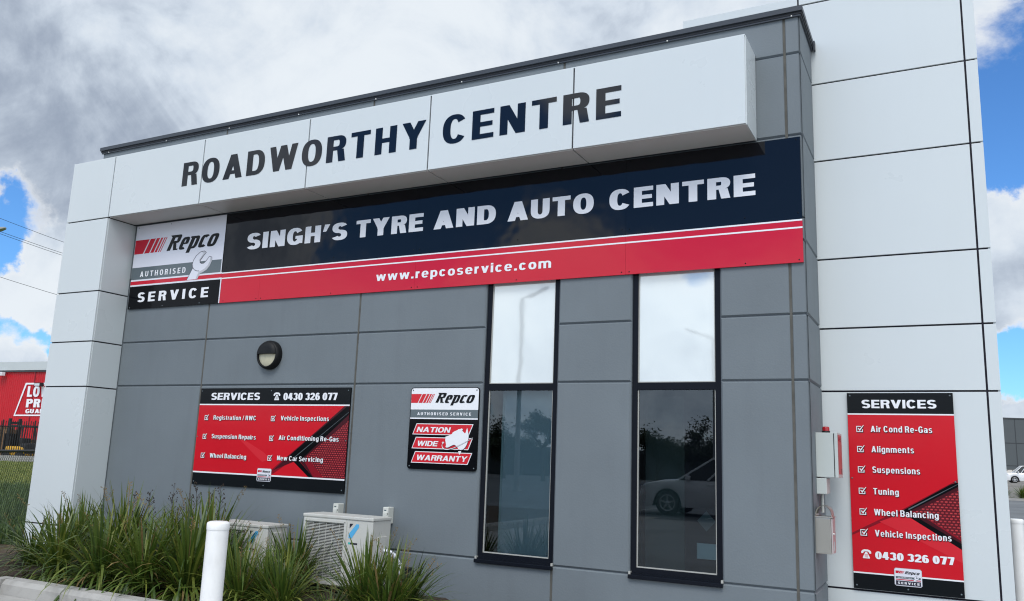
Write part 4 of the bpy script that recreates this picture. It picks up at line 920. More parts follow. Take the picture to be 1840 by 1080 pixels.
# ------------------------------------------------------------------ strap-leaf grasses
def blade_mesh(nb, seed, hmin, hmax, spread, stalks=0, dark=0.):
    rd = random.Random(seed); vs = []; fs = []; tint = []; mi = []
    for _ in range(nb):
        a = rd.uniform(0, 6.283); L_ = rd.uniform(hmin, hmax); r0 = rd.uniform(0, .10)
        lean = rd.betavariate(1.6, 2.2)*spread; wd = rd.uniform(.008, .0165); n = 7
        d = Vector((math.cos(a), math.sin(a), 0)); tw = rd.uniform(-.6, .6); sd = Vector((-d.y, d.x, 0))
        p = Vector((math.cos(a+rd.uniform(-.8, .8))*r0, math.sin(a)*r0, 0)); th = lean*.62; droop = lean*rd.uniform(.5, 2.0)
        k = len(vs); tc_ = min(1, max(0, rd.gauss(.46-dark, .17)))
        dead = rd.random() < .07
        if dead: tc_ = .9; L_ *= .8; droop *= 1.5
        elif rd.random() < .05: tc_ = .9
        kink = rd.randrange(3, 6) if rd.random() < .10 else -1
        for i in range(n+1):
            u = i/n; ww = wd*(.75+.25*u if u < .5 else (1-.18*(u-.5) if u < .75 else (1-u)/.25*.93+.02)); s2 = (sd*math.cos(tw*u)+d*math.sin(tw*u)*.5+Vector((0, 0, .25*math.sin(tw*u))))
            vs += [p-s2*ww, p+s2*ww]; tint += [min(1, tc_+.12*u)]*2
            th += droop/n*(.4+1.3*u)+(.9 if i == kink else 0); p = p+(d*math.sin(th)+Vector((0, 0, math.cos(th))))*(L_/n)
        fs += [(k+2*i, k+2*i+1, k+2*i+3, k+2*i+2) for i in range(n)]; mi += [1 if dead else 0]*n
    for _ in range(stalks):
        a = rd.uniform(0, 6.283); L_ = rd.uniform(hmax*.75, hmax*1.05); th = rd.uniform(.0, .45); d = Vector((math.cos(a), math.sin(a), 0)); p = Vector((d.x*.05, d.y*.05, 0))
        k = len(vs); sd = Vector((-d.y, d.x, 0))
        for i in range(6):
            ww = .003; vs += [p-sd*ww, p+sd*ww]; tint += [.5]*2; p = p+(d*math.sin(th)+Vector((0, 0, math.cos(th))))*(L_/5); th += .05
        fs += [(k+2*i, k+2*i+1, k+2*i+3, k+2*i+2) for i in range(5)]; mi += [1]*5
        tip = vs[-1]
        for j in range(16):
            b = tip-(d*math.sin(th)+Vector((0, 0, math.cos(th))))*(.012*j); k = len(vs); c_ = b+Vector((rd.uniform(-.03, .03), rd.uniform(-.03, .03), rd.uniform(.0, .02)))
            vs += [b, c_, c_+Vector((.004, .003, .014))]; tint += [.5]*3; fs.append((k, k+1, k+2)); mi.append(1)
    me = bpy.data.meshes.new('leaves'); me.from_pydata(vs, [], fs); me.materials.append(MAT['blade']); me.materials.append(MAT['straw'])
    me.polygons.foreach_set('material_index', mi); me.polygons.foreach_set('use_smooth', [True]*len(fs))
    at = me.attributes.new('tint', 'FLOAT', 'POINT'); at.data.foreach_set('value', tint); me.update(); return me
KINDS = [blade_mesh(280, 1, .55, 1.12, 2.2, 2), blade_mesh(250, 2, .5, 1.1, 2.0, 2), blade_mesh(310, 3, .55, 1.12, 2.6, 2), blade_mesh(200, 4, .6, 1.1, 1.5, 3), blade_mesh(190, 5, .45, .95, 2.0, 5, .12)]
PL = [  # photo x, distance Y, kind, scale, label
 (58, 6.55, 4, .75, 'outermost strap-leaf plant spilling towards the chain-link fence'),
 (104, 6.20, 2, .82, 'low spreading strap-leaf plant in front of the white column foot'),
 (140, 6.95, 3, .84, 'dark upright strap-leaf plant against the white column'),
 (185, 6.10, 2, .86, 'arching strap-leaf plant right behind the kerb left of the bollard'),
 (222, 6.80, 1, 1.0, 'tallest strap-leaf plant where the white column meets the grey wall'),
 (262, 6.15, 0, .88, 'broad strap-leaf plant in the front row under the wide services board'),
 (300, 7.00, 1, .80, 'strap-leaf plant against the grey wall under the left half of the services board'),
 (338, 6.25, 2, .92, 'strap-leaf plant just left of the white bollard'),
 (372, 6.90, 3, .98, 'upright strap-leaf plant behind the white bollard'),
 (436, 6.05, 0, .70, 'front strap-leaf plant just right of the white bollard'),
 (486, 6.20, 1, .62, 'strap-leaf plant in front of the smaller air conditioner'),
 (512, 6.00, 2, .62, 'bright strap-leaf plant between the two air conditioners at the front'),
 (530, 6.95, 3, .74, 'dark upright strap-leaf plant between the two air conditioners at the back'),
 (600, 5.95, 4, .42, 'low thin strap-leaf plant under the large air conditioner grille'),
 (662, 6.25, 3, .76, 'upright strap-leaf plant in front of the large air conditioner sticker'),
 (700, 6.15, 1, .74, 'bright strap-leaf plant at the right corner of the large air conditioner'),
 (728, 6.40, 4, .76, 'rightmost thin strap-leaf plant beside the bare grey wall'),
 (408, 6.60, 4, .85, 'mid green strap-leaf plant directly behind the bollard top'),
]
for i, (u, yy, kd, s_, lab) in enumerate(PL):
    q = at_y(u, 1010, yy)
    o = empty('strap_leaf_plant', (q.x, yy, .09), lab, 'grass plant', 'strap-leaf grasses in the garden bed', rz=i*2.1); o.scale = (s_, s_, s_)
    m_ = bpy.data.objects.new('leaves', KINDS[kd]); COL.objects.link(m_); m_.parent = o
# thin seed-head weeds standing against the wall
def weed(u, v_top, yy, seed, lab):
    rd = random.Random(seed); q = at_y(u, v_top, yy); q0 = Vector((q.x, yy, .09)); H_ = q.z-.09
    mb = MB(); lean = rd.uniform(-.06, .06); pts = [q0+Vector((lean*(j/6)**2, 0, H_*j/6)) for j in range(7)]; mb.tube(pts, [.004-.0004*j for j in range(7)], 'stalk', 5)
    for j in range(34):
        t_ = rd.uniform(.45, 1.0); b = q0+Vector((lean*t_*t_, 0, H_*t_)); a = rd.uniform(0, 6.28); l_ = (1.08-t_)*.22+.02; e_ = b+Vector((math.cos(a)*l_*.6, math.sin(a)*l_*.6, l_*.75)); mb.tube([b, (b+e_)/2+Vector((0, 0, .008)), e_], .0016, 'stalk', 3, False)
        mb.box(e_.x-.004, e_.x+.004, e_.y-.004, e_.y+.004, e_.z-.006, e_.z+.008, 'stalk')
    mb.build('seed_stalk', label=lab, cat='weed', group='seed stalks against the grey wall')
for i, (u, v) in enumerate([(243, 885), (272, 884), (312, 872), (360, 868), (385, 880), (400, 872), (338, 890)]):
    weed(u, v, 7.25+.05*(i % 3), 40+i, ['leftmost thin dark seed stalk near the white column', 'second seed stalk from the white column', 'tall seed stalk under the left edge of the services board', 'feathery seed stalk under the services board', 'seed stalk close left of the bollard top', 'seed stalk rising just behind the bollard', 'short seed stalk between two taller ones under the board'][i])

# ------------------------------------------------------------------ chain-link fence on the left
P0 = at_depth(0, 810.5, 13.3); P1 = at_depth(62, 810, 14.7); dv = (P1-P0); dv.z = 0; dv.normalize(); hR = 1.345
A0 = Vector((P0.x, P0.y, 0))-dv*2.2; Lf = 7.0
o = empty('chain_link_fence', tuple(A0), 'low black chain-link fence with top rail left of the white column', 'fence')
q = MB(); q.tube([A0+Vector((0, 0, hR)), A0+dv*Lf+Vector((0, 0, hR))], .024, 'blacksteel', 10); q.build('top_rail', o)
for i in range(2):
    b_ = A0+dv*(1.5+3.9*i); q = MB(); q.tube([b_, b_+Vector((0, 0, hR+.03))], .024, 'blacksteel', 10); q.build('post', o)
q = MB(); nrm = Vector((-dv.y, dv.x, 0)); st = .075; hh = hR-.03; n = int((Lf+hh)/st)
for sgn in (1, -1):
    for i in range(n):
        a = -hh+i*st if sgn > 0 else i*st
        t0, t1 = 0., hh
        if sgn > 0:
            xa_, xb_ = a, a+hh
        else: xa_, xb_ = a, a-hh
        # clip to the bay
        za, zb_ = .03, .03+hh
        def clip(xp, zp, xq, zq, lim):
            return (lim, zp+(zq-zp)*(lim-xp)/(xq-xp))
        pa_, pb_ = (xa_, za), (xb_, zb_)
        if max(pa_[0], pb_[0]) <= 0 or min(pa_[0], pb_[0]) >= Lf: continue
        if pa_[0] < 0: pa_ = clip(*pa_, *pb_, 0)
        if pb_[0] < 0: pb_ = clip(*pa_, *pb_, 0)
        if pa_[0] > Lf: pa_ = clip(*pb_, *pa_, Lf)
        if pb_[0] > Lf: pb_ = clip(*pa_, *pb_, Lf)
        w0 = A0+dv*pa_[0]+Vector((0, 0, pa_[1]))+nrm*.002*sgn; w1 = A0+dv*pb_[0]+Vector((0, 0, pb_[1]))+nrm*.002*sgn
        q.tube([w0, w1], .0028, 'wire', 4, False)
q.build('wire_mesh', o)
# long grass on the bank beyond the fence: one mass
def grassfield(name, n, fn, hmin, hmax, wd, seed, kind='stuff', label=None, cat=None, tb=.4):
    rd = random.Random(seed); vs = []; fs = []; tint = []
    for _ in range(n):
        p = fn(rd)
        if p is None: continue
        a = rd.uniform(0, 6.283); d = Vector((math.cos(a), math.sin(a), 0)); h = rd.uniform(hmin, hmax); ln = rd.uniform(.1, .8)*h; sd = Vector((-d.y, d.x, 0))*wd; k = len(vs)
        vs += [p-sd, p+sd, p+d*ln*.35+Vector((0, 0, h*.65))-sd*.7, p+d*ln*.35+Vector((0, 0, h*.65))+sd*.7, p+d*ln+Vector((0, 0, h))]; t_ = min(1, max(0, rd.gauss(tb, .2))); tint += [t_]*5
        fs += [(k, k+1, k+3, k+2), (k+2, k+3, k+4)]
    me = bpy.data.meshes.new(name); me.from_pydata(vs, [], fs); me.materials.append(MAT['lawn']); at = me.attributes.new('tint', 'FLOAT', 'POINT'); at.data.foreach_set('value', tint); me.update()
    o_ = bpy.data.objects.new(name, me); COL.objects.link(o_); o_['kind'] = kind
    if label: o_['label'] = label; o_['category'] = cat
    return o_
def bank(rd):
    u = rd.uniform(-60, 110); d = 12.5+14*rd.random()**1.6; r_ = ray(u, 800); p = CAM+r_*d; p.z = 0
    return p if p.x < -11.5 else None
grassfield('long_grass', 16000, bank, .10, .34, .006, 5, label='dark long grass on the bank behind the chain-link fence', cat='grass', tb=.28)
def lawnfn(rd):
    u = rd.uniform(-40, 100); d = 26+30*rd.random(); p = CAM+ray(u, 800)*d; p.z = 0; return p
grassfield('mown_lawn_grass', 14000, lawnfn, .05, .13, .014, 6, label='lighter mown grass below the red shed', cat='grass', tb=.85)

# ------------------------------------------------------------------ red shed and yard on the far left
G0 = at_depth(0, 787, 83); G1 = at_depth(84, 790, 80.3); G0.z = G1.z = 0; dx_ = (G1-G0).normalized(); nx_ = Vector((dx_.y, -dx_.x, 0))
def shed_pt(u, v, off=0.):
    """point of the shed's front seen at photo position u, v"""
    r_ = ray(u, v); t_ = (G0-CAM+nx_*off).dot(nx_)/r_.dot(nx_); return CAM+r_*t_
o = empty('red_shed', tuple(G0), 'big red corrugated shed with pale fascia and white painted sign on the far left', 'building')
hT = shed_pt(0, 651.5).z; hB = shed_pt(0, 666.5).z; La, Lb = -40., 30.
q = MB(); rib = .30; n = int((Lb-La)/rib)
for i in range(n):
    a = La+i*rib; pr = [(0, 0), (.18, 0), (.205, .035), (.275, .035), (.30, 0)]
    for j in range(4):
        b0, b1 = pr[j], pr[j+1]; p0 = G0+dx_*(a+b0[0])+nx_*b0[1]; p1 = G0+dx_*(a+b1[0])+nx_*b1[1]
        q.face([p0, p1, p1+Vector((0, 0, hB)), p0+Vector((0, 0, hB))], 'redclad')
bk = -nx_*30
for e_ in (La, Lb): p0 = G0+dx_*e_; q.face([p0, p0+bk, p0+bk+Vector((0, 0, hB)), p0+Vector((0, 0, hB))], 'redclad')
q.build('wall', o)
q = MB(); z2 = hT
def slabxy(mb, a, b, o0, o1, z0, z1, k):
    c_ = [G0+dx_*a+nx_*o0, G0+dx_*b+nx_*o0, G0+dx_*b+nx_*o1, G0+dx_*a+nx_*o1]; vs = [(p_.x, p_.y, z) for z in (z0, z1) for p_ in c_]
    mb.mesh(vs, [(0, 1, 2, 3), (4, 5, 6, 7), (0, 1, 5, 4), (1, 2, 6, 5), (2, 3, 7, 6), (3, 0, 4, 7)], k)
slabxy(q, La, Lb, -30, .25, hB+.02, hT, 'fasciagrey'); slabxy(q, La, Lb, .06, .20, hB-.14, hB+.019, 'darkgutter'); q.build('fascia', o)
q = MB(); slabxy(q, 3.85, 3.97, .04, .06, 0, hB-.14, 'reddark'); q.build('wall_joint', o)
q = MB()
def spoly(pts, k, off=.07): q.face([shed_pt(a, b, off) for a, b in pts], k)
spoly([(46.5, 688), (110, 687.5), (110, 690.5), (47.5, 691)], 'letterwhite'); spoly([(24, 747.5), (110, 747.5), (110, 745), (27, 745)], 'letterwhite', .072); spoly([(24, 747.5), (27, 745), (49, 689), (46.3, 688)], 'letterwhite', .074)
def shedtext(txt, u0, u1, vb, vt):
    a = shed_pt(u0, vb, .07); b = shed_pt(u1, vb, .07); c_ = shed_pt(u0, vt, .07); Lx = (b-a).length; hz = c_.z-a.z; e_ = (b-a)/Lx
    maptext(q, txt, lambda v: a+e_*v[0]+Vector((0, 0, v[2]))+nx_*(-v[1]*20), 'letterwhite', x0=0, x1=Lx, z0=0, cap=hz, y=0, s=.25, b=.2, w=.66, gap=.09)
shedtext('LOWEST', 48, 126, 713, 694); shedtext('PRICES', 46, 120, 732, 717); shedtext('GUARANTEE', 45, 120, 742.5, 735)
q.build('painted_sign', o)
def flood(u, v, name, lab, k):
    p_ = shed_pt(u, v, .5); oo = empty(name, tuple(p_), lab, 'light'); m_ = MB(); m_.bbox(p_.x-.45, p_.x+.45, p_.y-.2, p_.y+.2, p_.z-.18, p_.z+.18, k, .03); m_.build('housing', oo)
    m_ = MB(); m_.tube([p_, p_-nx_*.55+Vector((0, 0, .05))], .05, 'blacksteel', 6); m_.build('bracket', oo)
    m_ = MB(); m_.box(p_.x-.38, p_.x+.38, p_.y-.215, p_.y-.2005, p_.z-.13, p_.z+.1, 'lampglass'); m_.build('lens', oo)
flood(70, 691, 'floodlight', 'black floodlight over the white painted sign of the red shed', 'blacksteel')
flood(1, 672, 'floodlight', 'white floodlight under the pale fascia at the left edge', 'letterwhite')
# palisade fence and concrete plinth
def pt_ground(u, d): p_ = CAM+ray(u, 800)*d; p_.z = 0; return p_
F0 = pt_ground(-60, 57); F1 = pt_ground(120, 56); fd = (F1-F0); Lp = fd.length; fd.normalize()
o = empty('palisade_fence', tuple(F0), 'tall black palisade fence in front of the red shed', 'fence')
q = MB(); n = int(Lp/.17)
for i in range(n): p_ = F0+fd*(i*.17); q.box(p_.x-.03, p_.x+.03, p_.y-.012, p_.y+.012, .35, 2.72+.03*(i % 2), 'blacksteel')
q.build('pickets', o)
q = MB()
for z in (.75, 2.35): q.tube([F0+Vector((0, .04, z)), F0+fd*Lp+Vector((0, .04, z))], .045, 'blacksteel', 4)
q.build('rail', o)
for i in range(int(Lp/2.4)+1):
    q = MB(); p_ = F0+fd*(i*2.4)+Vector((0, .09, 0)); q.tube([p_, p_+Vector((0, 0, 2.8))], .05, 'blacksteel', 4); q.build('post', o)
q = MB(); vs = [F0+Vector((0, -.2, 0)), F0+fd*Lp+Vector((0, -.2, 0)), F0+fd*Lp+Vector((0, .2, 0)), F0+Vector((0, .2, 0))]; vv = vs+[v+Vector((0, 0, .42)) for v in vs]
q.mesh(vv, [(4, 5, 6, 7), (0, 1, 5, 4), (1, 2, 6, 5), (2, 3, 7, 6), (3, 0, 4, 7)], 'concrete'); q.build('retaining_kerb', kind='structure')
q = MB(); yv = [pt_ground(-200, 58), pt_ground(180, 57), pt_ground(180, 95), pt_ground(-200, 95)]; q.face([v+Vector((0, 0, .006)) for v in yv], 'concrete'); q.build('yard_paving', kind='structure')
# forklift
fp = pt_ground(38, 61)
o = empty('forklift', tuple(fp), 'dark forklift with yellow chassis behind the palisade fence', 'forklift')
def fb(name, x0, x1, y0, y1, z0, z1, k, b=.05):
    m_ = MB(); m_.bbox(fp.x+x0, fp.x+x1, fp.y+y0, fp.y+y1, z0, z1, k, b); return m_.build(name, o)
fb('chassis', -.9, 1.3, -.6, .6, .35, 1.0, 'yellow', .12); fb('counterweight', .7, 1.5, -.58, .58, .5, 1.25, 'blacksteel', .15); fb('seat', .1, .6, -.3, .3, 1.0, 1.6, 'rubber', .06)
m_ = MB(); [m_.tube([(fp.x+a, fp.y+b, 1.0), (fp.x+a*.8, fp.y+b, 2.45)], .05, 'blacksteel', 6) for a in (-.6, .8) for b in (-.5, .5)]; m_.bbox(fp.x-.6, fp.x+.8, fp.y-.58, fp.y+.58, 2.43, 2.52, 'blacksteel', .02); m_.build('overhead_guard', o)
m_ = MB(); m_.box(fp.x-1.2, fp.x-1.0, fp.y-.45, fp.y-.3, .1, 3.0, 'blacksteel'); m_.box(fp.x-1.2, fp.x-1.0, fp.y+.3, fp.y+.45, .1, 3.0, 'blacksteel'); m_.box(fp.x-1.19, fp.x-1.02, fp.y-.3, fp.y+.3, 2.6, 2.75, 'blacksteel'); m_.box(fp.x-1.26, fp.x-1.2, fp.y-.55, fp.y+.55, .3, 1.9, 'blacksteel'); m_.build('mast', o)
for b in (-.25, .25): m_ = MB(); m_.box(fp.x-2.3, fp.x-1.2, fp.y+b-.06, fp.y+b+.06, .2, .26, 'blacksteel'); m_.build('fork', o)
for a in (-.6, .95):
    for b in (-.6, .6): m_ = MB(); m_.lathe([(0, -.12), (.33, -.12), (.36, -.08), (.36, .08), (.33, .12), (0, .12)], (fp.x+a, fp.y+b, .36), (0, 1, 0), 'tyre', 20); m_.build('wheel', o)
# stacked cartons left of it
k = 0
for i, (u, z, w_, h_) in enumerate([(2, 0.3, 1.1, 1.1), (2, 1.41, 1.05, .95), (12, .3, 1.1, 1.3), (12, 1.61, 1.0, .6), (19, .3, .9, 1.15), (68, .3, 1.0, 1.2)]):
    p_ = pt_ground(u, 62); m_ = MB(); m_.bbox(p_.x-w_/2, p_.x+w_/2, p_.y-.5, p_.y+.5, z, z+h_, 'cardboard', .02); m_.box(p_.x-.04, p_.x+.04, p_.y-.503, p_.y-.5005, z, z+h_, 'straw')
    m_.build('carton', label=['lower brown carton at the left edge behind the palisade fence', 'upper brown carton at the left edge behind the palisade fence', 'lower brown carton of the stack in the middle', 'upper small brown carton of the stack in the middle', 'single brown carton next to the dark forklift', 'brown carton right of the forklift by the white column'][i], cat='carton', group='brown cartons behind the palisade fence')
    if z < .5:
        m_ = MB()
        for j in range(5): m_.box(p_.x-.6, p_.x+.6, p_.y-.55+j*.25, p_.y-.45+j*.25, .2, .24, 'cardboard')
        for j in range(3): m_.box(p_.x-.6+j*.55, p_.x-.5+j*.55, p_.y-.55, p_.y+.55, .01, .198, 'cardboard')
        m_.build('pallet', label=['timber pallet under the left pair of cartons', '', 'timber pallet under the middle cartons', '', 'timber pallet under the single carton by the forklift', 'timber pallet right of the forklift'][i], cat='pallet', group='timber pallets behind the palisade fence')

# ------------------------------------------------------------------ overhead lines and street lamp at the left edge
for i, (a, b, lab) in enumerate([((-300, 286), (420, 540), 'topmost overhead wire at the left'), ((-300, 318), (420, 552), 'upper wire of the close middle pair at the left'), ((-300, 322), (420, 556), 'lower wire of the close middle pair at the left'), ((-300, 411), (420, 618), 'lowest single overhead wire at the left')]):
    pa_, pb_ = at_depth(*a, 38), at_depth(*b, 60); m_ = MB(); pts = [pa_+(pb_-pa_)*j/12-Vector((0, 0, .5*math.sin(math.pi*j/12)-.4)) for j in range(13)]; m_.tube(pts, .012, 'blacksteel', 5)
    m_.build('overhead_wire', label=lab, cat='wire', group='overhead wires')
def street_lamp(x, y, h, az, arm, label, r0=.11, rise=.25, hl=.95):
    o = empty('street_lamp', (x, y, 0), label, 'street lamp', 'street lamps'); d = Vector((math.cos(az), math.sin(az), 0)); b = Vector((x, y, 0))
    m_ = MB(); m_.tube([b, b+Vector((0, 0, h))], [r0, r0*.6], 'galv', 16); m_.lathe([(.28, 0), (.28, .03), (.12, .05)], b, (0, 0, 1), 'galv', 16); m_.build('pole', o)
    m_ = MB(); m_.tube([b+Vector((0, 0, h-.05)), b+d*arm*.5+Vector((0, 0, h+rise*.6)), b+d*arm+Vector((0, 0, h+rise))], .045, 'galv', 10); m_.build('arm', o)
    m_ = MB(); c_ = b+d*(arm+hl/2)+Vector((0, 0, h+rise+hl*.12)); sd = Vector((-d.y, d.x, 0)); vs = []
    for t_, w_, th_ in ((-.5, .09, .06), (-.3, .16, .09), (.2, .17, .08), (.45, .10, .05), (.5, .05, .03)):
        for a_, z_ in ((-1, -.5), (-1, .4), (-.4, 1), (.4, 1), (1, .4), (1, -.5)): vs.append(c_+d*(t_*hl)+sd*(w_*a_)+Vector((0, 0, th_*z_+t_*hl*.25)))
    m_.mesh(vs, [(i*6+j, i*6+(j+1) % 6, (i+1)*6+(j+1) % 6, (i+1)*6+j) for i in range(4) for j in range(6)]+[tuple(range(6))[::-1], tuple(range(24, 30))], 'galv'); m_.build('luminaire', o)
# its head just enters the photo at the left edge
p_ = at_depth(-70, 430, 34); street_lamp(p_.x, p_.y, p_.z, math.atan2(rgt.y, rgt.x), 1.0, 'grey street lamp whose head pokes in at the left edge', .09, .35, .75)

# ------------------------------------------------------------------ right-hand background
hz = at_depth(1820, 751, 150).z
Rg0 = at_depth(1700, 850, 152); Rg1 = at_depth(2300, 850, 150)
o = empty('grey_warehouse', (Rg0.x, Rg0.y, 0), 'distant dark grey precast warehouse at the right edge', 'building')
rd_ = (Rg1-Rg0); rd_.z = 0; Lr = rd_.length; rd_.normalize(); rn = Vector((rd_.y, -rd_.x, 0)); rb = Vector((Rg0.x, Rg0.y, 0))
def rbox(mb, a, b, o0, o1, z0, z1, k):
    c_ = [rb+rd_*a+rn*o0, rb+rd_*b+rn*o0, rb+rd_*b+rn*o1, rb+rd_*a+rn*o1]; vs = [(p2.x, p2.y, z) for z in (z0, z1) for p2 in c_]
    mb.mesh(vs, [(0, 1, 2, 3), (4, 5, 6, 7), (0, 1, 5, 4), (1, 2, 6, 5), (2, 3, 7, 6), (3, 0, 4, 7)], k)
q = MB(); rbox(q, -60, Lr, -40, 0, 0, hz, 'farwall'); q.build('wall', o)
q = MB()
for z in (hz*.27, hz*.62): rbox(q, -60, Lr, .01, .03, z, z+.12, 'farjoint')
for i in range(20): rbox(q, -60+i*5.6, -60+i*5.6+.12, .012, .034, 0, hz, 'farjoint')
q.build('panel_joints', o)
q = MB(); rbox(q, -60, Lr, -.3, .08, hz+.005, hz+.25, 'darkgutter'); q.build('capping', o)

# vehicles ---------------------------------------------------------------
def car(name, loc, rz, paint, label, cat, prof, roofline, L_, Wd, wr, wheels, seed=0, group=None):
    """side profile across the width, tucked-in glasshouse, four wheels; nose towards +X"""
    o = empty(name, loc, label, cat, group, rz)
    # lower body: profile list (x, ztop) with sills at .3; arches cut
    m_ = MB(); nx = 72; zs_ = .26
    def topz(x):
        for (a, za), (b, zb_) in zip(prof, prof[1:]):
            if a <= x <= b: t_ = (x-a)/(b-a); t_ = t_*t_*(3-2*t_) if abs(za-zb_) > .15 else t_; return za+(zb_-za)*t_
        return prof[-1][1]
    def botz(x):
        z = zs_+(.10 if x > L_/2-.25 or x < -L_/2+.25 else 0)
        for wx_ in wheels:
            r_ = wr+.055
            if abs(x-wx_) < r_: z = max(z, wr+math.sqrt(r_*r_-(x-wx_)**2))
        return z
    xs_ = [-L_/2+L_*i/nx for i in range(nx+1)]; rows = []
    for x in xs_:
        zt_ = topz(x); zb_ = min(botz(x), zt_-.05); end = 1-.16*max(0, (abs(x)-(L_/2-.55))/.55)**2; h = Wd/2*end
        sec = [(h*.97, zb_), (h, zb_+(zt_-zb_)*.25), (h*1.0, zb_+(zt_-zb_)*.62), (h*.965, zt_-.05), (h*.90, zt_), (0, zt_+.03)]
        rows.append([(x, a, z) for a, z in sec]+[(x, -a, z) for a, z in sec[-2::-1]])
    n_ = len(rows[0]); vs = [p2 for r_ in rows for p2 in r_]
    m_.mesh(vs, [(i*n_+j, i*n_+j+1, (i+1)*n_+j+1, (i+1)*n_+j) for i in range(nx) for j in range(n_-1)], paint, True); m_.face(rows[0], paint); m_.face(rows[-1][::-1], paint)
    for i in range(nx):
        a, b = rows[i], rows[i+1]; m_.face([a[0], b[0], b[-1], a[-1]], 'tyre')
    m_.build('body', o, local=True)
    # glasshouse
    (xr_, zr), (x2, z2_), (x3, z3), (x4, z4) = roofline           # base rear, roof rear, roof front, base front
    m_ = MB(); hb, ht = Wd/2*.92, Wd/2*.70; zb_ = min(zr, z4)-.03
    cpts = [(xr_, zr, hb), (x2, z2_, ht), ((x2+x3)/2, max(z2_, z3)+.03, ht*1.02), (x3, z3, ht), (x4, z4, hb)]
    l_ = [(a, c_, b) for a, b, c_ in cpts]; r_ = [(a, -c_, b) for a, b, c_ in cpts]
    for i in range(4): m_.face([l_[i], l_[i+1], r_[i+1], r_[i]], paint if i in (1, 2) else 'carglass')
    m_.face(l_, 'carglass'); m_.face(r_[::-1], 'carglass'); m_.build('cabin', o, local=True)
    for s_ in (1, -1):
        m_ = MB()
        for f_ in (.0, .40, .74, 1.0):
            bx_ = xr_+(x4-xr_)*f_; tx_ = x2+(x3-x2)*f_; pw_ = .05
            m_.tube([(bx_, s_*(hb+.004), zr+(z4-zr)*f_), (tx_, s_*(ht+.004), z2_+(z3-z2_)*f_)], pw_*.7, paint, 6)
        m_.tube([(x2, s_*ht, z2_), ((x2+x3)/2, s_*ht*1.02, max(z2_, z3)+.03), (x3, s_*ht, z3)], .04, paint, 6)
        m_.build('side_pillars', o, local=True)
    for wx_ in wheels:
        for s_ in (1, -1):
            m_ = MB(); yc = s_*(Wd/2-.11); m_.lathe([(wr*.66, -.105), (wr*.93, -.11), (wr, -.08), (wr, .08), (wr*.93, .11), (wr*.66, .105)], (wx_, yc, wr), (0, s_, 0), 'tyre', 36); tw = m_.build('wheel', o, local=True)
            m_ = MB(); m_.lathe([(wr*.66, .0), (wr*.66, .10), (wr*.61, .105), (wr*.59, .02), (0, .02)], (wx_, yc, wr), (0, s_, 0), 'alloy', 36); WL[tw] = Vector()
            m_ = MB(); m_.lathe([(wr*.67, -.09), (wr*.67, .106), (wr*.59, .100), (wr*.58, .03)], (wx_, yc, wr), (0, s_, 0), 'alloy', 36); m_.lathe([(wr*.58, .03), (0, .03)], (wx_, yc, wr), (0, s_, 0), 'tyre', 24, smooth=False)
            for k_ in range(5):
                a_ = k_*1.2566+.3; c0_, s0_ = math.cos(a_), math.sin(a_); px_ = lambda r__, off: (wx_+r__*c0_-off*s0_, yc+s_*.085, wr+r__*s0_+off*c0_)
                m_.face([px_(.03, -.03), px_(wr*.62, -.022), px_(wr*.62, .022), px_(.03, .03)], 'alloy')
            m_.lathe([(.06, .08), (.05, .095), (0, .098)], (wx_, yc, wr), (0, s_, 0), 'alloy', 16); m_.build('rim', tw, local=True)
    for s_ in (1, -1):
        m_ = MB(); xf = L_/2; zf = topz(xf-.25)-.12; m_.mesh([(xf-.42, s_*(Wd/2*.985), zf+.10), (xf-.09, s_*(Wd/2*.90), zf+.05), (xf-.02, s_*(Wd/2*.66), zf), (xf-.06, s_*(Wd/2*.70), zf-.08), (xf-.14, s_*(Wd/2*.935), zf-.05), (xf-.40, s_*(Wd/2*1.002), zf+.04)], [(0, 1, 4, 5), (1, 2, 3, 4)], 'lampglass'); m_.build('headlight', o, local=True)
        m_ = MB(); zr_ = topz(-L_/2+.1)-.16; m_.box(-L_/2-.006, -L_/2+.09, s_*Wd/2*.58, s_*Wd/2*.86, zr_-.12, zr_+.1, 'taillight'); m_.build('tail_light', o, local=True)
        m_ = MB(); xm = x4-.28; m_.bbox(xm-.09, xm+.05, s_*(hb+.02) if s_ > 0 else -hb-.20, s_*(hb+.02)+.18 if s_ > 0 else -hb-.02, z4-.0, z4+.13, paint, .03); m_.build('side_mirror', o, local=True)
        for hx in (.12, -.85):
            m_ = MB(); yy = s_*(Wd/2+.012); m_.box(hx-.11, hx+.11, min(yy, yy-.02*s_), max(yy, yy-.02*s_), z4-.14, z4-.115, paint); m_.build('door_handle', o, local=True)
    m_ = MB(); xf = L_/2; m_.box(xf-.1, xf+.012, -.48, .48, .52, .70, 'tyre'); m_.build('radiator_grille', o, local=True)
    return o
SUVP = [(-2.35, .72), (-2.28, .98), (-2.2, 1.06), (-.9, 1.04), (.80, 1.06), (1.05, 1.06), (1.75, 1.0), (2.18, .90), (2.30, .76), (2.35, .60)]
# reflected in the right window: parked behind the camera
m1 = at_depth(1245, 880, 24.5); ry = ray(1190, 880)
suvx = CAM.x+ray(1240, 880).x*25.5; suvy = 2*Y0-(CAM.y+ray(1240, 880).y*25.5)
car('parked_suv', (suvx+.95, suvy, 0), math.pi, 'carwhite', 'white suv parked across the car park, mirrored in the right window', 'car', SUVP, [(-2.25, 1.06), (-1.85, 1.66), (.10, 1.70), (1.08, 1.06)], 4.7, 1.88, .365, (-1.42, 1.42))
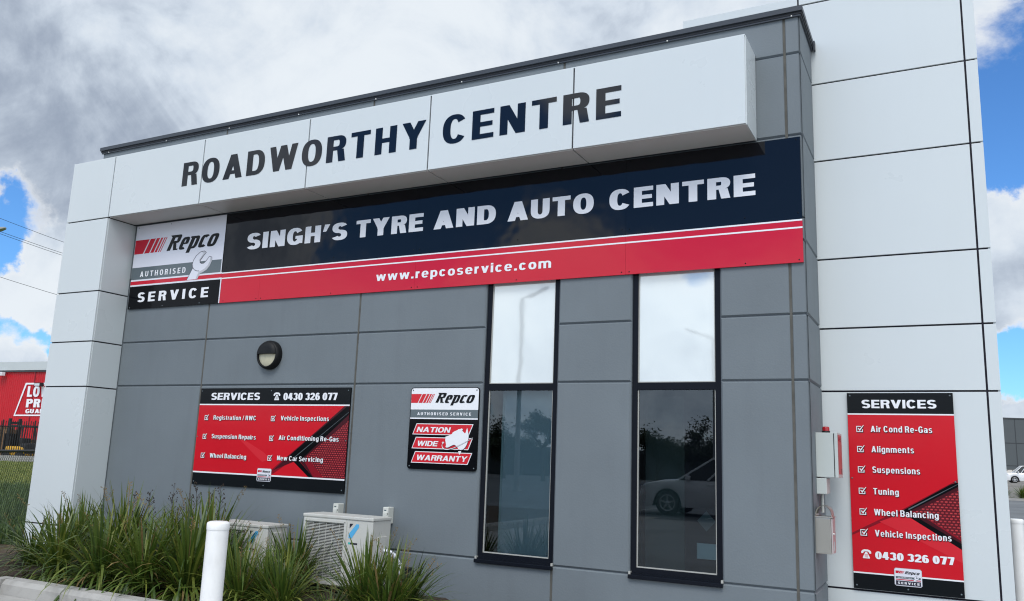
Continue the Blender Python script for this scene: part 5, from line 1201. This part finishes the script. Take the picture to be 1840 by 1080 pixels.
# far right: white utility vehicle in front of the warehouse and a dark hatch behind it
d_ = 92.0; pv = at_depth(1838, 868, d_); UTP = [(-2.5, .72), (-2.45, 1.08), (-.6, 1.10), (1.2, 1.12), (1.45, 1.10), (2.25, 1.02), (2.44, .90), (2.5, .6)]
vz = 0
car('utility_vehicle', (pv.x+.6, pv.y, .70), math.pi+.12, 'carwhite', 'white utility vehicle parked before the distant grey warehouse', 'vehicle', UTP, [(-.9, 1.10), (-.75, 1.80), (.70, 1.84), (1.45, 1.12)], 5.0, 1.8, .36, (-1.5, 1.5))
pv2 = at_depth(1806, 868, 108); car('dark_hatchback', (pv2.x, pv2.y, .70), math.pi+.1, 'cardark', 'dark hatchback parked to the left of the white utility vehicle', 'car', SUVP, [(-2.1, 1.06), (-1.5, 1.48), (.1, 1.5), (1.1, 1.01)], 4.4, 1.78, .34, (-1.35, 1.35))
# kerbed planting strip across the road on the right
ps0 = at_depth(1795, 893, 52); ps0.z = 0
q = MB(); q.box(ps0.x-6, ps0.x+16, ps0.y-.1, ps0.y+.1, 0, .15, 'concrete'); q.build('far_kerb', kind='structure')
q = MB(); q.face([(ps0.x-6, ps0.y+.1, .12), (ps0.x+16, ps0.y+.1, .12), (ps0.x+16, ps0.y+9, .12), (ps0.x-6, ps0.y+9, .12)], 'mulch'); q.build('far_planting_strip', kind='structure')
q = MB(); ya_ = ps0.y+1.6; q.mesh([(ps0.x-40, ya_, .11), (ps0.x+80, ya_, .11), (ps0.x+80, ya_+22, .70), (ps0.x-40, ya_+22, .70), (ps0.x+80, 260, .70), (ps0.x-40, 260, .70)], [(0, 1, 2, 3), (3, 2, 4, 5)], 'farground'); q.build('far_forecourt', kind='structure')
for i in range(7):
    o = empty('verge_tussock', (ps0.x+.35+i*.95+.2*math.sin(i*3), ps0.y+.8+.4*math.cos(i*2), .12), ['tussock on the far kerb closest to the white wall', 'second tussock on the far kerb', 'third tussock on the far kerb, straw coloured', 'fourth tussock along the far kerb', 'fifth tussock along the far kerb', 'sixth tussock along the far kerb', 'outermost tussock on the far kerb'][i], 'grass plant', 'tussocks on the far kerb', i*1.3)
    o.scale = (1.15, 1.15, .85); m_ = bpy.data.objects.new('leaves', KINDS[(4, 2, 1)[i % 3]]); COL.objects.link(m_); m_.parent = o

# ------------------------------------------------------------------ what the glass mirrors: lamps and trees across the car park
def mirrored(u, v, d): p2 = at_depth(u, v, d); return Vector((p2.x, 2*Y0-p2.y, p2.z))
p_ = mirrored(937, 535, 40); street_lamp(p_.x, p_.y, p_.z, math.atan2(-.25, -.97)+math.pi, .35, 'tall street lamp across the car park, mirrored in the left window', .13, .05, 1.15)
p_ = mirrored(1281, 612, 52); street_lamp(p_.x, p_.y, p_.z, math.pi, 1.0, 'thin street lamp across the car park, mirrored in the right window', .09, .55, .8)
def tree_meshes(seed, h):
    rd = random.Random(seed); mb = MB(); tips = []
    def limb(p, d, l, r, lev):
        pts = [p]; rs = [r]; q_ = p.copy(); dd = d.copy()
        for i in range(5): dd = (dd+Vector((rd.uniform(-.2, .2), rd.uniform(-.2, .2), rd.uniform(-.02, .12)))).normalized(); q_ = q_+dd*(l/5); pts.append(q_.copy()); rs.append(r*(1-.14*(i+1)))
        mb.tube(pts, rs, 'bark', 7 if lev == 0 else 5)
        if lev < 3:
            for _ in range(4 if lev == 0 else 3):
                t_ = rd.uniform(.45, 1.0); b = pts[min(5, int(t_*5)+0)]; a_ = rd.uniform(0, 6.28); nd = (dd*.5+Vector((math.cos(a_), math.sin(a_), rd.uniform(.15, .8)))).normalized(); limb(b, nd, l*rd.uniform(.5, .72), r*.5, lev+1)
        if lev >= 1: tips.extend(pts[2:])
    limb(Vector((0, 0, 0)), Vector((0, 0, 1)), h*.42, h*.028, 0)
    vs = []; fs = []; tint = []
    for tp in tips:
        if rd.random() < .25: continue
        tb = rd.gauss(.45, .18); R0 = rd.uniform(.35, .75)
        for _ in range(26):
            o_ = Vector((rd.gauss(0, 1), rd.gauss(0, 1), rd.gauss(0, .75))); o_ = o_.normalized()*R0*rd.random()**.45; c_ = tp+o_; a_ = Vector((rd.uniform(-1, 1), rd.uniform(-1, 1), rd.uniform(-1, .4))).normalized(); b_ = a_.cross(Vector((rd.uniform(-1, 1), rd.uniform(-1, 1), rd.uniform(-1, 1)))).normalized(); k_ = len(vs)
            l_ = rd.uniform(.09, .17); vs += [c_-a_*l_, c_+b_*l_*.35, c_+a_*l_, c_-b_*l_*.35]; fs.append((k_, k_+1, k_+2, k_+3)); tint += [min(1, max(0, tb+rd.gauss(0, .1)))]*4
    me = bpy.data.meshes.new('crown'); me.from_pydata(vs, [], fs); me.materials.append(MAT['gum']); at = me.attributes.new('tint', 'FLOAT', 'POINT'); at.data.foreach_set('value', tint); me.update()
    return mb, me
o = empty('factory_unit', (-30, -50, 0), 'long low dark building behind the tree row across the car park', 'building')
q = MB(); fa = mirrored(-200, 832, 84); fb_ = mirrored(2100, 832, 66); e1 = (fb_-fa); e1.z = 0; e1.normalize(); n1_ = Vector((e1.y, -e1.x, 0)); n1_ = n1_ if n1_.y < 0 else -n1_
c4 = [fa, fb_, fb_+n1_*14, fa+n1_*14]; vs = [(p2.x, p2.y, z) for z in (0, 2.5) for p2 in c4]; q.mesh(vs, [(4, 5, 6, 7), (0, 1, 5, 4), (1, 2, 6, 5), (2, 3, 7, 6), (3, 0, 4, 7)], 'farwall'); q.build('wall', o)
q = MB(); Lf_ = (fb_-fa).length
for i in range(int(Lf_/7)): p2 = fa+e1*(2+7*i)-n1_*.03; p3 = p2+e1*3.2; q.face([(p2.x, p2.y, 0.05), (p3.x, p3.y, .05), (p3.x, p3.y, 2.2), (p2.x, p2.y, 2.2)], 'farjoint')
q.build('roller_doors', o)
TM = [tree_meshes(21, 7.0), tree_meshes(22, 8.0), tree_meshes(23, 6.2)]
TR = []
for mb_, me_ in TM:
    t_o = mb_.build('trunk', local=True); c_o = bpy.data.objects.new('crown', me_); TR.append((t_o.data, me_)); bpy.data.objects.remove(t_o)
tl = ['dark bushy tree left of the street lamp, mirrored in the left window', 'tall dark tree right of the street lamp, mirrored in the left window', 'dark tree over the bonnet of the suv, mirrored in the right window', 'dark tree behind the cabin of the suv, mirrored in the right window']
for i, (u, d, kd, s_) in enumerate([(905, 60, 0, .95), (975, 56, 1, .98), (1178, 58, 2, 1.1), (1268, 56, 0, 1.0), (860, 66, 1, .8), (1060, 62, 2, 1.2), (1120, 66, 1, .85), (1340, 60, 0, 1.0), (780, 66, 2, 1.2), (690, 64, 1, .9), (1225, 72, 2, 1.0), (940, 74, 2, 1.0), (600, 66, 0, 1.1), (520, 62, 1, 1.0), (440, 66, 2, 1.2), (350, 60, 0, 1.0), (270, 64, 1, 1.1), (180, 62, 2, 1.2), (1420, 62, 1, .9), (1500, 60, 2, 1.2), (1590, 62, 0, 1.0), (1680, 58, 1, 1.0), (1770, 60, 2, 1.2), (1860, 62, 0, 1.0)]):
    p_ = mirrored(u, 832, d); o = empty('tree', (p_.x, p_.y, 0), tl[i] if i < 4 else 'dark bushy tree in the row across the car park', 'tree', 'trees across the car park', i*1.9); o.scale = (s_*.88,)*3
    for nm, me_ in zip(('trunk', 'crown'), TR[kd]): m_ = bpy.data.objects.new(nm, me_); COL.objects.link(m_); m_.parent = o
